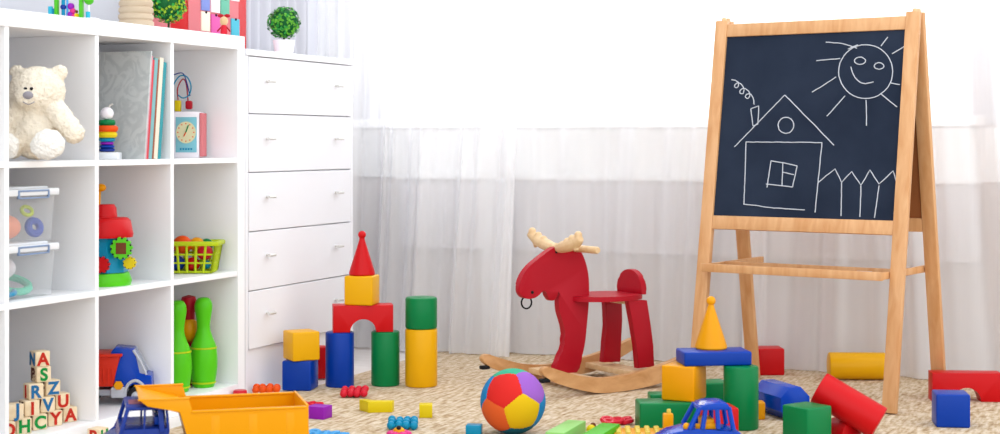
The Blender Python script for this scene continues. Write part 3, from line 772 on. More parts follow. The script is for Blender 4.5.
bpy.data.objects.remove(bpy.data.objects['tmp'])
def add_face(par, ch, mt, face):
    me = textmesh(ch, BS*1.12); me.materials.append(M[mt])
    o = bpy.data.objects.new('letter', me); C.objects.link(o); o.parent = par
    e_ = BS/2+0.0004
    if face == 'front': o.location = (0, -e_, BS/2); o.rotation_euler = (PI/2, 0, 0)
    elif face == 'left': o.location = (-e_, 0, BS/2); o.rotation_euler = (PI/2, 0, -PI/2)
    else: o.location = (0, 0, BS+0.0004)
    return o
def ablock(loc, rz, ch, mt, side, smt, label, g='alphabet blocks stacked in a pyramid'):
    o = bpy.data.objects.new('alphabet_block', blk_me); C.objects.link(o); o.location = loc; o.rotation_euler = (0, 0, rz)
    tag(o, label, 'toy block', g)
    if ch: add_face(o, ch, mt, 'front')
    if side: add_face(o, side, smt, 'left')
    return o
brz = YAW+math.radians(40)
X0 = -2.650
rows = [(0.042, [(3.243, 'O', 'tred', 'E', 'tdark', 'left end block of the bottom row with a red round letter'),
                 (3.305, 'H', 'tgreen', 'B', 'tred', 'block with a green H in the bottom row of the pyramid'),
                 (3.367, 'C', 'tgreen', 'X', 'tdark', 'block with a green C in the bottom row of the pyramid'),
                 (3.429, 'Y', 'tred', 'M', 'tdark', 'block with a red Y in the bottom row of the pyramid'),
                 (3.491, 'A', 'tred', 'N', 'tdark', 'block with a red A at the right end of the bottom row')]),
        (0.0823, [(3.274, 'J', 'tblue', 'L', 'tred', 'block with a blue J in the second row of the pyramid'),
                 (3.336, 'I', 'tred', 'K', 'tdark', 'block with a red I in the second row of the pyramid'),
                 (3.398, 'V', 'tblue', 'W', 'tdark', 'block with a blue V in the second row of the pyramid'),
                 (3.460, 'U', 'tred', 'T', 'tdark', 'block with a red U in the second row of the pyramid')]),
        (0.1225, [(3.352, 'R', 'tblue', 'I', 'tred', 'block with a blue R in the middle row of the pyramid'),
                 (3.420, 'Z', 'tblue', 'F', 'tdark', 'block with a blue Z in the middle row of the pyramid')]),
        (0.1625, [(3.382, 'S', 'tgreen', 'B', 'tdark', 'block with a green S just under the topmost block')]),
        (0.2025, [(3.378, 'A', 'tred', 'N', 'tblue', 'topmost block of the pyramid with a red A and blue N')])]
for z, rr in rows:
    for y, ch, mt, sd, sm_, lb in rr: ablock((X0, y-0.004, z+0.0003), brz, ch, mt, sd, sm_, lb)
# block on the floor before the shelf
pf = W((98-500)/F*4.17, 4.17, 0)
ablock((pf.x, pf.y, FZ), PI/2, 'H', 'tgreen', 'P', 'tred', 'block with a green H on the floor in front of the shelf', None)

# ---- toy truck in the shelf
def wheel(par, c, r, w_, hub='grey', rad=None):
    bm = NB(); Mw = T(c) @ Mf
    lathe(bm, [(0, -w_/2), (r*0.8, -w_/2), (r, -w_/2+r*0.15), (r, w_/2-r*0.15), (r*0.8, w_/2), (r*0.55, w_/2), (r*0.5, w_/2-0.003), (0, w_/2-0.003)], M=Mw, seg=28)
    t_ = obj('wheel', bm, M['black'], par)
    bm = NB(); lathe(bm, [(0, -w_/2-0.001), (r*0.5, -w_/2-0.001), (r*0.5, w_/2-0.002), (r*0.25, w_/2+0.002), (0, w_/2+0.003)], M=Mw, seg=20); obj('hubcap', bm, M[hub], t_)
zc_ = 4.52; s_ = zc_/1600; zb = 142+(0.78-0.042)/s_
p = at(114.5, 400, zc_); tk = thing('toy_truck', 'toy dump truck with a red bed and blue cab in the bottom shelf cell', 'toy truck', (p.x, p.y, 0.042), YAW+math.radians(8))
def lt(px, py, dy=0): return Vector(((px-118)*s_, dy, (zb-py)*s_))
bm = NB(); box(bm, (0.20, 0.06, 0.018), (0.005, 0, 0.035), None, 0.004); box(bm, (0.045, 0.102, 0.03), lt(124, 390), None, 0.004); obj('chassis', bm, M['grey'], tk)
bm = NB(); prism(bm, [lt(70, 354), lt(126, 354), lt(121, 366), lt(119, 384), lt(76, 384)], (0, 0.10, 0), 0.003)
for i in range(10): box(bm, (0.004, 0.104, 0.045), lt(78+i*4.4, 374), None, 0.001, 1)
box(bm, (0.165, 0.112, 0.008), lt(98, 353), None, 0.002); M['tomato'] = plain('tomato_plastic', '#EE3418', 0.38); obj('dump_bed', bm, M['tomato'], tk)
bm = NB(); prism(bm, [lt(118, 386), lt(116, 350), lt(120, 346), lt(137, 348), lt(140, 352), lt(143, 372), lt(155, 374), lt(156, 388), lt(150, 388), lt(146, 383), lt(138, 381), lt(132, 384), lt(130, 388)], (0, 0.09, 0), 0.003); obj('cab', bm, M['bluecar'], tk)
bm = NB(); prism(bm, [lt(136, 349), lt(139, 349), lt(150, 372), lt(141, 373)], (0, 0.084, 0), 0.001); obj('windscreen', bm, M['windscreen'], tk)
bm = NB(); tube(bm, [lt(137.5, 348.5, -0.045), lt(145, 360, -0.046), lt(150.5, 373, -0.046)], 0.003, 8); tube(bm, [lt(137.5, 348.5, 0.045), lt(150.5, 373, 0.045)], 0.003, 8); obj('window_frame', bm, M['grey'], tk)
bm = NB(); cyl(bm, 0.014, 0.012, 0.004, M=T(lt(123.5, 383, -0.05)) @ Mf, seg=6); obj('cap', bm, M['orangeyellow'], tk)
bm = NB(); 
for yy in (-0.048, 0.048):
    bm = NB(); tube(bm, smooth_open([lt(129, 391, yy), lt(133, 382, yy), lt(140, 378.5, yy), lt(147, 383, yy), lt(151, 391, yy)], 4), 0.0045, 8); obj('fender', bm, M['grey'], tk)
for x in (141, 95):
    for yy in (-0.043, 0.043): wheel(tk, (lt(x, 0).x, yy, 0.027), 0.027, 0.026, 'grey')

# ---- bowling pins and balls
def pin(px, X, label):
    q = onX(px, 387, X)
    t_ = thing('bowling_pin', label, 'bowling pin', (q.x, q.y, 0.042), 0, 'green bowling pins in the shelf')
    bm = NB(); k = [(0, 0), (0.028, 0), (0.033, 0.004), (0.038, 0.03), (0.0415, 0.06), (0.0415, 0.09), (0.038, 0.122), (0.028, 0.148), (0.0205, 0.172), (0.020, 0.19), (0.0235, 0.217), (0.0265, 0.238), (0.0245, 0.255), (0.016, 0.267), (0, 0.27)]
    k2 = [tuple(v) for v in smooth_open([(a, b, 0) for a, b in k[2:]], 3)]
    lathe(bm, [(0, 0), (0.03, 0)] + [(max(a, 0), b) for a, b, _ in k2[:-1]] + [(0, 0.27)]); obj('body', bm, M['lime'], t_)
    for z, r_ in ((0.014, 0.0365), (0.118, 0.0395)):
        bm = NB(); lathe(bm, [(r_-0.002, -0.003), (r_+0.0012, -0.002), (r_+0.0012, 0.002), (r_-0.002, 0.003)], (0, 0, z)); obj('band', bm, M['limeyellow'], t_)
    return t_
pin(177.5, -2.665, 'lime green bowling pin standing against the shelf divider')
pin(203.5, -2.645, 'lime green bowling pin, right one of the pair in the shelf')
def pinball(px, py, X, r, mt, label):
    q = onX(px, py, X); bm = NB(); sph(bm, r)
    tag(obj('toy_ball', bm, M[mt], loc=q), label, 'ball')
bm = NB()
# red skittle and yellow ball behind the pins
q0 = Vector((-2.705, 4.148, 0))
t_ = thing('bowling_pin', 'red bowling pin with a yellow belly half hidden behind the green pins', 'bowling pin', (q0.x, q0.y, 0.042))
bm.free(); bm = NB(); lathe(bm, [(0, 0), (0.016, 0), (0.0175, 0.05), (0.0175, 0.09), (0.016, 0.13), (0, 0.135)]); obj('foot', bm, M['redwood'], t_)
bm = NB(); sph(bm, 0.032, (0, 0, 0.168), (0.92, 0.92, 1.25)); obj('belly', bm, M['orangeyellow'], t_)
bm = NB(); lathe(bm, [(0, 0.2), (0.018, 0.2), (0.018, 0.22), (0.027, 0.245), (0.020, 0.268), (0, 0.274)]); obj('head', bm, M['redwood'], t_)

# ------------------------------------------------------------------ big toy dump truck (front left)
tz = 3.60
tr0 = W((139-500)/F*tz, tz, 0)            # near front end of the canopy, on the ground
ta = math.radians(15)
TR = thing('toy_dump_truck', 'large toy dump truck with an amber bed and blue cab in the front left corner', 'toy truck', tr0, YAW+ta)
# local x: along the truck to the right (rear), y: away from the camera, z up
wd_ = 0.215
bm = NB()
zc1, zc2 = 0.199, 0.168
# bed: hull of side panels, floor, front slope, canopy plate
def q4(pts): 
    prism(bm, pts, (0, 0.005, 0), 0.001)
sx0, sx1 = 0.115, 0.380
for yy, s2 in ((0.0, 1), (wd_, -1)):
    side = [(0.0, yy, zc1), (0.11, yy, zc1), (0.118, yy, zc2), (sx1, yy, zc2), (sx1+0.006, yy, 0.075), (0.115, yy, 0.075), (0.092, yy, zc2+0.002), (0.02, yy, zc1-0.016)]
    prism(bm, side, (0, 0.006, 0), 0.0015)
box(bm, (0.27, wd_, 0.006), (0.245, wd_/2, 0.078), None, 0.001)
box(bm, (0.006, wd_, 0.10), (sx1, wd_/2, 0.123), None, 0.001)
prism(bm, [(0.0, wd_/2, zc1), (0.02, wd_/2, zc1-0.012), (0.09, wd_/2, zc2-0.002), (0.118, wd_/2, 0.076), (0.124, wd_/2, 0.076), (0.100, wd_/2, zc2+0.004), (0.02, wd_/2, zc1-0.006), (0.004, wd_/2, zc1+0.001)], (0, wd_-0.004, 0))
# rolled rims
box(bm, (0.262, 0.012, 0.005), (0.247, 0.0, zc2), None, 0.002); box(bm, (0.262, 0.012, 0.005), (0.247, wd_, zc2), None, 0.002)
box(bm, (0.115, 0.010, 0.004), (0.055, 0.0, zc1), None, 0.0015); box(bm, (0.115, 0.010, 0.004), (0.055, wd_, zc1), None, 0.0015)
for i in range(3): box(bm, (0.02, 0.003, 0.08), (0.17+i*0.085, -0.002, 0.118), None, 0.002)
obj('dump_bed', bm, M['orangeyellow'], TR)
# cab
cx0, cx1, cy0, cy1 = -0.028, 0.066, 0.02, 0.185
cabz = 0.180; bodz = 0.131
bm = NB()
box(bm, (cx1-cx0, cy1-cy0, 0.008), ((cx0+cx1)/2, (cy0+cy1)/2, cabz-0.004), None, 0.003)
def post(x, y, x2, y2, w2=0.008): plank(bm, (x, y, bodz-0.01), (x2, y2, cabz-0.004), (1, 0, 0), w2, w2, 0.0015)
for yy, y2 in ((cy0-0.004, cy0+0.004), (cy1+0.004, cy1-0.004)):
    post(cx0-0.012, yy, cx0+0.004, y2, 0.009); post(cx0+0.04, yy, cx0+0.042, y2, 0.005); post(cx1-0.014, yy, cx1-0.018, y2, 0.012); post(cx1, yy, cx1-0.004, y2, 0.006)
obj('cab_roof', bm, M['navy'], TR)
bm = NB()
prism(bm, [(cx0-0.014, (cy0+cy1)/2, bodz), (cx1+0.002, (cy0+cy1)/2, bodz), (cx1+0.002, (cy0+cy1)/2, 0.05), (cx0-0.06, (cy0+cy1)/2, 0.05), (cx0-0.062, (cy0+cy1)/2, 0.080), (cx0-0.050, (cy0+cy1)/2, 0.092), (cx0-0.020, (cy0+cy1)/2, 0.108)], (0, cy1-cy0+0.012, 0), 0.003)
obj('cab_body', bm, M['navy'], TR)
bm = NB(); box(bm, (0.012, 0.12, 0.02), (0.042, (cy0+cy1)/2, bodz+0.012), None, 0.004); obj('seat', bm, M['bluecar'], TR)
bm = NB(); box(bm, (0.05, 0.06, 0.0012), (0.005, (cy0+cy1)/2-0.005, cabz+0.0005), None); M['sticker'] = plain('sticker_brown', '#8A5060', 0.5, 0.25); obj('sticker', bm, M['sticker'], TR)
bm = NB(); box(bm, (0.38, 0.10, 0.03), (0.16, wd_/2, 0.05), None, 0.004); obj('chassis', bm, M['grey'], TR)
for x in (-0.035, 0.20, 0.31):
    for yy in (0.022, wd_-0.022): wheel(TR, (x, yy, 0.042), 0.042, 0.036, 'orangeyellow')

# ------------------------------------------------------------------ building blocks
def G(px, py, half): v = fl(px, py); return v + D*half      # centre of a footprint whose front touches the row py
def cube(px, py, mt, label, z=0.0, ang=0.0, s=0.093, name='cube_block', g=None, size=None, half=None, bev=0.005, zc=None):
    sz = size or (s, s, s)
    q = G(px, py, half if half is not None else sz[1]/2) if zc is None else W((px-500)/F*zc, zc, 0)
    bm = NB(); box(bm, sz, (0, 0, sz[2]/2), None, bev, 3)
    return tag(obj(name, bm, M[mt], loc=(q.x, q.y, z), rz=YAW+math.radians(ang)), label, 'toy block', g)
def cylinder(px, py, mt, label, z=0.0, r=0.046, h=0.172, g=None, zc=None, bev=0.005):
    q = G(px, py, r*0.9) if zc is None else W((px-500)/F*zc, zc, 0)
    bm = NB(); cyl(bm, r, r, h, bev=bev, seg=40)
    return tag(obj('cylinder_block', bm, M[mt], loc=(q.x, q.y, z)), label, 'toy block', g), q
def cone(q, z, mt, label, r=0.042, h=0.125):
    bm = NB(); lathe(bm, [(0, 0), (r-0.003, 0), (r, 0.004), (r*0.98, 0.010), (0.009, h-0.012), (0.008, h-0.006)] + [(0.013*math.sin(a), h+0.004-0.013*math.cos(a)) for a in [0.7+i*(PI-0.7)/8 for i in range(9)]][:-1] + [(0, h+0.017)], seg=40)
    return tag(obj('cone_block', bm, M[mt], loc=(q.x, q.y, z)), label, 'toy block')
def arch(q, z, rz, mt, label, w_=0.196, h_=0.086, d_=0.075, r_=0.042):
    pts = [(-w_/2, 0), (-r_, 0)] + [(-r_*math.cos(a), r_*math.sin(a)) for a in [i*PI/20 for i in range(1, 20)]] + [(r_, 0), (w_/2, 0), (w_/2, h_), (-w_/2, h_)]
    bm = NB(); prism(bm, [(x, 0, y) for x, y in pts], (0, d_, 0), 0.003)
    return tag(obj('arch_block', bm, M[mt], loc=(q.x, q.y, z), rz=rz), label, 'toy block')
# left tower group
cube(298.5, 391, 'blue', 'blue cube block on the rug under the yellow cube, left of the arch', ang=-9)
cube(299.5, 391, 'yellow', 'yellow cube block sitting on the blue cube left of the arch', z=0.0932, ang=28, half=0.0465, s=0.0905)
cylinder(319.5, 379, 'red', 'red cylinder block half hidden behind the blue cube and blue cylinder', r=0.028, h=0.105)
_, qa = cylinder(338.5, 388, 'blue', 'tall blue cylinder block under the left foot of the red arch', r=0.0455, h=0.174)
_, qb = cylinder(384.5, 387, 'green', 'tall dark green cylinder block under the right foot of the red arch', r=0.0455, h=0.174)
qc = (qa+qb)/2; dirv = (qb-qa); ar = math.atan2(dirv.y, dirv.x)
arch(qc, 0.1743, ar, 'red', 'red arch block bridging the blue and green cylinders', w_=0.191)
bm = NB(); box(bm, (0.093, 0.085, 0.093), (0, 0, 0.0465), None, 0.005, 3); q2 = qc - R*0.002
tag(obj('cube_block', bm, M['yellow'], loc=(q2.x, q2.y, 0.2606), rz=YAW-math.radians(12)), 'yellow cube block on the red arch under the red cone', 'toy block')
cone(q2, 0.3539, 'red', 'red cone block with a round tip on top of the arch tower')
_, qd = cylinder(420.5, 388, 'yellow', 'tall yellow cylinder block standing right of the arch tower', r=0.0515, h=0.184)
bm = NB(); cyl(bm, 0.051, 0.051, 0.100, bev=0.006, seg=40)
tag(obj('cylinder_block', bm, M['green'], loc=(qd.x, qd.y, 0.1843)), 'short green cylinder block on top of the tall yellow cylinder', 'toy block')
# right heap
z0 = 4.36
cube(671, 430, 'green', 'long dark green block on the rug carrying the yellow cube', ang=4, size=(0.185, 0.09, 0.075), zc=4.365)
cube(684, 0, 'orangeyellow', 'yellow cube block on the long green block under the blue slab', z=0.0753, ang=-28, zc=4.39, s=0.0955)
cylinder(741, 0, 'green', 'tall green cylinder block holding up the right end of the blue slab', zc=4.36, h=0.1705, r=0.0475)
cube(713.5, 0, 'blue', 'flat blue slab block bridging the yellow cube and the tall green cylinder', z=0.171, ang=7, size=(0.188, 0.105, 0.038), zc=4.40)
q = W((711-500)/F*4.42, 4.42, 0); cone(q, 0.2093, 'orangeyellow', 'yellow cone block with a round tip on the blue slab', r=0.0445, h=0.128)
cube(711, 0, 'green', 'green cube block in the gap between the yellow cube and tall cylinder', zc=4.62, s=0.09, ang=10)
cube(668, 0, 'green', 'low green block lying behind the long dark green block', zc=4.58, size=(0.11, 0.07, 0.062), ang=2)
cube(718, 0, 'red', 'red cube block behind the blue toy jeep', zc=4.20, s=0.088, ang=8)
cube(757.5, 420, 'orangeyellow', 'small amber block peeking out right of the tall green cylinder', size=(0.045, 0.04, 0.05), ang=0, half=0.02)
# blue octagonal prism
q = W((781-500)/F*4.56, 4.56, 0)
bm = NB(); cyl(bm, 0.050, 0.050, 0.165, (0, 0, -0.0825), Matrix.Rotation(PI/2, 4, 'X') @ rotz(PI/8), seg=8, bev=0.004)
vmin = min(v.co.z for v in bm.verts)
tag(obj('octagonal_block', bm, M['bluecar'], loc=(q.x, q.y, -vmin), rz=YAW+math.radians(19), ang=25), 'blue eight-sided block lying behind the green cube', 'toy block')
cube(807, 0, 'green', 'dark green cube block in the right foreground before the red cylinder', zc=4.19, s=0.0915, ang=36)
# tilted red cylinder on a red half block
A = at(820, 390, 4.27); B = at(874, 422, 4.22); 
ax = (B-A).normalized(); Mx = frame(ax.orthogonal().normalized(), ax.cross(ax.orthogonal().normalized()), ax, A)
bm = NB(); cyl(bm, 0.0455, 0.0455, 0.18, (0, 0, -0.004), Mx, seg=40, bev=0.004)
lowz = min(v.co.z for v in bm.verts); bmesh.ops.translate(bm, vec=(0, 0, -lowz+0.0005), verts=bm.verts)
tag(obj('cylinder_block', bm, M['red'], origin=((A+B)/2).to_tuple()[:2]+(0,)), 'red cylinder block lying tilted across another red block on the right', 'toy block')
q = W((843-500)/F*4.27, 4.27, 0)
bm = NB(); cyl(bm, 0.0455, 0.0455, 0.10, (0, 0, -0.05), Matrix.Rotation(PI/2, 4, 'Y'), seg=40, bev=0.004)
for v in list(bm.verts): 
    if v.co.z < 0: v.co.z = 0
bmesh.ops.remove_doubles(bm, verts=bm.verts, dist=1e-5)
o = obj('half_cylinder_block', bm, M['red'], loc=(q.x, q.y, 0.0), rz=YAW+math.radians(-62)); o.scale = (0.72, 0.72, 0.9)
tag(o, 'red half-round block under the tilted red cylinder', 'toy block')
cube(771, 375.5, 'red', 'red cube block against the curtain behind the blackboard easel', s=0.089, ang=2)
q = G(860, 381.5, 0.044); bm = NB(); cyl(bm, 0.0445, 0.0445, 0.185, (0, 0, -0.0925), Matrix.Rotation(PI/2, 4, 'Y'), seg=40, bev=0.004)
tag(obj('cylinder_block', bm, M['yellow'], loc=(q.x, q.y, 0.0445), rz=YAW+math.radians(-2)), 'yellow cylinder block lying by the curtain behind the easel leg', 'toy block')
q = G(968, 402, 0.034); arch(q, 0, YAW-math.radians(4), 'red', 'red arch block standing on the rug at the right edge', w_=0.205, d_=0.066)
cube(955.5, 428, 'blue', 'blue cube block on the rug before the red arch', ang=-7, s=0.091)

# ------------------------------------------------------------------ pentagon ball
phi = (1+5**0.5)/2
ico = [Vector(v).normalized() for v in [(0, s1, s2*phi) for s1 in (-1, 1) for s2 in (-1, 1)] + [(s1, s2*phi, 0) for s1 in (-1, 1) for s2 in (-1, 1)] + [(s2*phi, 0, s1) for s1 in (-1, 1) for s2 in (-1, 1)]]
# take three mutually adjacent centres and aim their common corner
c0 = ico[0]; adj = [v for v in ico if 0.4 < v.dot(c0) < 0.5]; c1 = adj[0]; c2 = next(v for v in adj if 0.4 < v.dot(c1) < 0.5)
if (c1-c0).cross(c2-c0).dot(c0+c1+c2) < 0: c1, c2 = c2, c1       # counter-clockwise seen from outside
cor = (c0+c1+c2).normalized()
cv = (R*-0.28 + U*-0.06 - D*0.96).normalized()                    # corner direction
def basis(n, ref): 
    u = (ref-n*ref.dot(n)).normalized(); v = n.cross(u); return Matrix((u, v, n)).transposed()
up = (U*math.sin(math.radians(100)) + R*math.cos(math.radians(100)))
Q = basis(cv, up) @ basis(cor, c0).transposed()
cen = [Q @ v for v in ico]
want = {0: (Q @ c0, 'b_red'), 1: (Q @ c1, 'b_orange'), 2: (Q @ c2, 'b_yellow')}
M['b_red'] = plain('felt_red', '#E82A24', 0.75); M['b_orange'] = plain('felt_orange', '#F2682C', 0.75); M['b_yellow'] = plain('felt_yellow', '#F5C80C', 0.75)
M['b_purple'] = plain('felt_purple', '#A866D0', 0.75); M['b_mint'] = plain('felt_mint', '#3CB890', 0.75); M['b_blue'] = plain('felt_blue', '#1E88C8', 0.75); M['b_teal'] = plain('felt_teal', '#0C5C74', 0.75)
names = ['b_red', 'b_orange', 'b_yellow', 'b_purple', 'b_mint', 'b_blue', 'b_teal']
def colof(v):
    for k in want.values():
        if (k[0]-v).length < 0.05: return k[1]
    nb = ''.join(n for n, k in zip('roy', (want[0], want[1], want[2])) if v.dot(k[0]) > 0.3)
    return {'ry': 'b_purple', 'ro': 'b_blue', 'oy': 'b_teal', 'r': 'b_mint', 'y': 'b_blue', 'o': 'b_blue'}.get(nb, 'b_purple')
ccol = [names.index(colof(v)) for v in cen]
zb_ = 4.28; br = 0.0875
q = W((513-500)/F*zb_, zb_, 0)
bm = NB(); bmesh.ops.create_icosphere(bm, subdivisions=6, radius=br)
for f in bm.faces:
    n = f.calc_center_median().normalized(); ds = sorted(((n.dot(c), i) for i, c in enumerate(cen)), reverse=True); f.material_index = ccol[ds[0][1]]
for v in bm.verts:
    n = v.co.normalized(); ds = sorted((n.dot(c) for c in cen), reverse=True); gap = ds[0]-ds[1]
    v.co = n*br*(1-0.018*math.exp(-gap/0.02))
tag(obj('ball', bm, [M[n] for n in names], loc=(q.x, q.y, br-0.001), ang=180), 'soft ball of bright pentagon patches on the rug before the rocking moose', 'ball')

# ------------------------------------------------------------------ small toys on the rug
def beads(px, py, w_px, h_px, mt, label, nrow=2, ncol=5, r=None, seed=0, name='bead_toy', ang=0):
    rnd = random.Random(seed); s_ = (py-142)/H
    q = fl(px, py); r = r or (w_px/s_)/(ncol*2)*1.12
    bm = NB()
    for j in range(nrow):
        for i in range(ncol):
            x = (i-(ncol-1)/2)*r*1.75+rnd.uniform(-1, 1)*r*0.15; y = j*r*1.75 + rnd.uniform(0, 1)*r*0.2
            sph(bm, r*rnd.uniform(0.92, 1.05), (x, y+r, r+rnd.uniform(0, 0.25)*r+j*0.35*r), u=14, v=10)
    for j in range(nrow): tube(bm, [(-(ncol-1)/2*r*1.7, j*r*1.75+r, r), ((ncol-1)/2*r*1.7, j*r*1.75+r, r)], r*0.4, 8)
    tube(bm, [(0, r, r), (0, r+(nrow-1)*r*1.75, r)], r*0.4, 8)
    return tag(obj(name, bm, M[mt], loc=(q.x, q.y, 0.0), rz=YAW+math.radians(ang)), label, 'toy')
beads(353.5, 398.5, 27, 12, 'rose', 'cluster of red beads on the rug in front of the blue cylinder', 3, 4, r=0.0115, seed=1)
o = beads(265, 395, 27, 11, 'orange', 'cluster of orange beads at the foot of the chest of drawers', 2, 4, r=0.0125, seed=2); 
beads(402, 431, 31, 12, 'teal', 'cluster of teal beads on the rug in the foreground', 3, 4, r=0.0115, seed=3)
q = onX(240, 394, -2.550)
bm = NB(); cyl(bm, 0.021, 0.021, 0.034, bev=0.004, seg=28); tag(obj('toy_drum', bm, M['rose'], loc=(q.x, q.y, FZ)), 'short red drum on the floor at the corner of the cube shelf', 'toy')
def links(px, py, mt, label, n=3, r=0.013, tr=0.0042, ang=0, seed=0, cat='toy'):
    rnd = random.Random(seed); q = fl(px, py); bm = NB()
    for i in range(n):
        for j in range(2):
            c = Vector(((i-(n-1)/2)*r*1.9, j*r*1.7, tr+0.001+0.002*((i+j) % 2)))
            tube(bm, [c+Vector((r*math.cos(2*PI*k/14), r*0.8*math.sin(2*PI*k/14), 0.003*math.sin(2*PI*k/14+i))) for k in range(14)], tr, 6, closed=True)
    return tag(obj('toy_links', bm, M[mt], loc=(q.x, q.y, 0.001), rz=YAW+math.radians(ang)), label, cat)
links(306, 407, 'rose', 'flat red toy links on the rug behind the purple block', 4, 0.0125, 0.0042, 5)
links(618, 425, 'rose', 'red ring-shaped toy links on the rug beside the long green block', 3, 0.0135, 0.007, 10)
links(326, 440, 'sky', 'sky blue toy links on the rug at the rear of the big dump truck', 4, 0.0135, 0.008, -10)
# lemon chevron
q = fl(376, 413); bm = NB()
pts = [(-0.052, 0.046), (-0.022, 0.0), (0.046, 0.010), (0.050, 0.032), (-0.012, 0.030), (-0.034, 0.056)]
prism(bm, [(x, y, 0.016) for x, y in pts], (0, 0, 0.032), 0.0012); tag(obj('wedge_block', bm, M['paleyellow'], loc=(q.x, q.y, 0.0), rz=YAW), 'bent lemon yellow block lying on the rug in front of the arch tower', 'toy block')
cube(425.5, 418, 'paleyellow', 'small lemon yellow block standing alone on the rug', size=(0.037, 0.04, 0.037), ang=2, bev=0.0015)
cube(318, 420, 'purple', 'purple block on the rug behind the amber truck bed', size=(0.055, 0.05, 0.035), ang=-24, bev=0.0015, half=0.035)
cube(474, 436, 'teal', 'small teal block on the rug left of the patchwork ball', size=(0.042, 0.035, 0.028), ang=-6, bev=0.003)
cube(566, 0, 'palegreen', 'pale green flat block in the foreground, left one of the two', size=(0.05, 0.19, 0.043), ang=-20, zc=4.15, bev=0.0015, z=0.0)
cube(601, 0, 'leafgreen', 'leaf green flat block in the foreground, right one of the two', size=(0.05, 0.18, 0.043), ang=-20, zc=4.11, bev=0.0015)
bpy.context.view_layer.update()
def small_ball(px, zc, r, mt, label, z=None, nm='bead'):
    q = W((px-500)/F*zc, zc, 0); bm = NB(); sph(bm, r, (0, 0, r), u=16, v=12)
    return tag(obj(nm, bm, M[mt], loc=(q.x, q.y, z or 0)), label, 'bead')
small_ball(591, 4.27, 0.013, 'paleyellow', 'yellow bead between the two flat green blocks')
small_ball(593, 4.36, 0.008, 'brown', 'brown bead behind the yellow bead and the green blocks')
small_ball(567, 4.36, 0.006, 'brown', 'tiny brown bead on the rug behind the pale green block')
small_ball(373, 4.10, 0.0125, 'orange', 'orange bead at the bottom edge left of the flower toy')
small_ball(304, 4.06, 0.0125, 'green', 'green bead beside the rear of the big dump truck')
cube(343, 0, 'aquag', 'flat mint block at the bottom edge right of the sky blue links', size=(0.04, 0.03, 0.022), zc=4.10, bev=0.002)
# flower toy
q = W((399-500)/F*4.21, 4.21, 0); ft = thing('flower_toy', 'small pink flower toy with a yellow and black middle in the foreground', 'toy', (q.x, q.y, 0), YAW)
bm = NB()
for k in range(6):
    a = k*PI/3; sph(bm, 0.013, (0.021*math.cos(a), 0.021*math.sin(a), 0.012), (1, 1, 0.7), u=14, v=10)
obj('petals', bm, M['pink'], ft)
bm = NB(); sph(bm, 0.016, (0, 0, 0.018), (1, 1, 0.8)); obj('middle', bm, M['orangeyellow'], ft)
bm = NB(); sph(bm, 0.006, (0, -0.010, 0.030)); obj('dot', bm, M['black'], ft)
# studded plate with peg
q = W((652-500)/F*4.16, 4.16, 0); sp_ = thing('studded_plate', 'yellow studded building plate at the bottom edge beside the blue jeep', 'toy', (q.x, q.y, 0), YAW+math.radians(-3))
bm = NB(); box(bm, (0.20, 0.10, 0.028), (0, 0, 0.014), None, 0.003); obj('plate', bm, M['orangeyellow'], sp_)
bm = NB()
for i in range(8):
    for j in range(4): cyl(bm, 0.0075, 0.007, 0.008, (-0.0875+i*0.025, -0.0375+j*0.025, 0.027), None, 14, 0.001)
M['palelemon'] = plain('pale_lemon_plastic', '#F8DC60', 0.4); obj('studs', bm, M['palelemon'], sp_)
q = W((668-500)/F*4.14, 4.14, 0); pg = thing('toy_peg', 'amber toy peg figure standing on the studded plate', 'toy', (q.x, q.y, 0.036), YAW)
bm = NB(); box(bm, (0.026, 0.022, 0.042), (0, 0, 0.021), None, 0.003); obj('body', bm, M['orangeyellow'], pg)
bm = NB(); cyl(bm, 0.006, 0.005, 0.012, (0.002, 0, 0.041), None, 14, 0.001); obj('knob', bm, M['palelemon'], pg)
# blue jeep
zj = 3.92; sj = zj/1600
q = W((708-500)*sj, zj, 0); jp = thing('toy_jeep', 'blue toy jeep with an open cab in the foreground before the blocks', 'toy car', (q.x, q.y, 0), YAW+math.radians(4))
zbj = 142+0.78/sj
def lj(px, py, dy=0): return Vector(((px-708)*sj, dy, (zbj-py)*sj))
bm = NB(); prism(bm, [lj(652, 450), lj(655, 437), lj(668, 430), lj(688, 425), lj(694, 427), lj(728, 427), lj(737, 430), lj(745, 438), lj(748, 450)], (0, 0.09, 0), 0.004); box(bm, (0.23, 0.06, 0.02), (0, 0, 0.028)); obj('body', bm, M['bluecar'], jp)
bm = NB()
for yy, y2 in ((-0.043, -0.036), (0.043, 0.036)):
    for a, b_ in (((686, 426), (697, 405)), ((699, 426), (703, 405)), ((715, 426), (714, 405)), ((730, 427), (726, 405))):
        tube(bm, [lj(*a, yy), lj(*b_, y2)], 0.006, 8)
tube(bm, [lj(697, 406, -0.04), lj(697, 406, 0.04)], 0.004, 8)
prism(bm, [lj(695, 407.5), lj(698, 403), lj(705, 401), lj(718, 400.5), lj(725, 402), lj(728, 407.5)], (0, 0.086, 0), 0.003)
obj('cab_frame', bm, M['bluecar'], jp)
bm = NB(); box(bm, (0.05, 0.006, 0.014), lj(703, 424, -0.0) + Vector((0.0, -0.03, 0)), None, 0.002); box(bm, (0.03, 0.06, 0.02), lj(706, 421), None, 0.004); obj('seat', bm, M['orangeyellow'], jp)
bm = NB(); box(bm, (0.004, 0.03, 0.004), lj(700, 403.2, -0.02), Matrix.Identity(4), 0.001); 
for i in range(3): box(bm, (0.016, 0.005, 0.001), lj(699.5+i*1.5, 402.0-i*0.6, -0.03+0.012*i), None)
obj('decal', bm, M['pot'], jp)
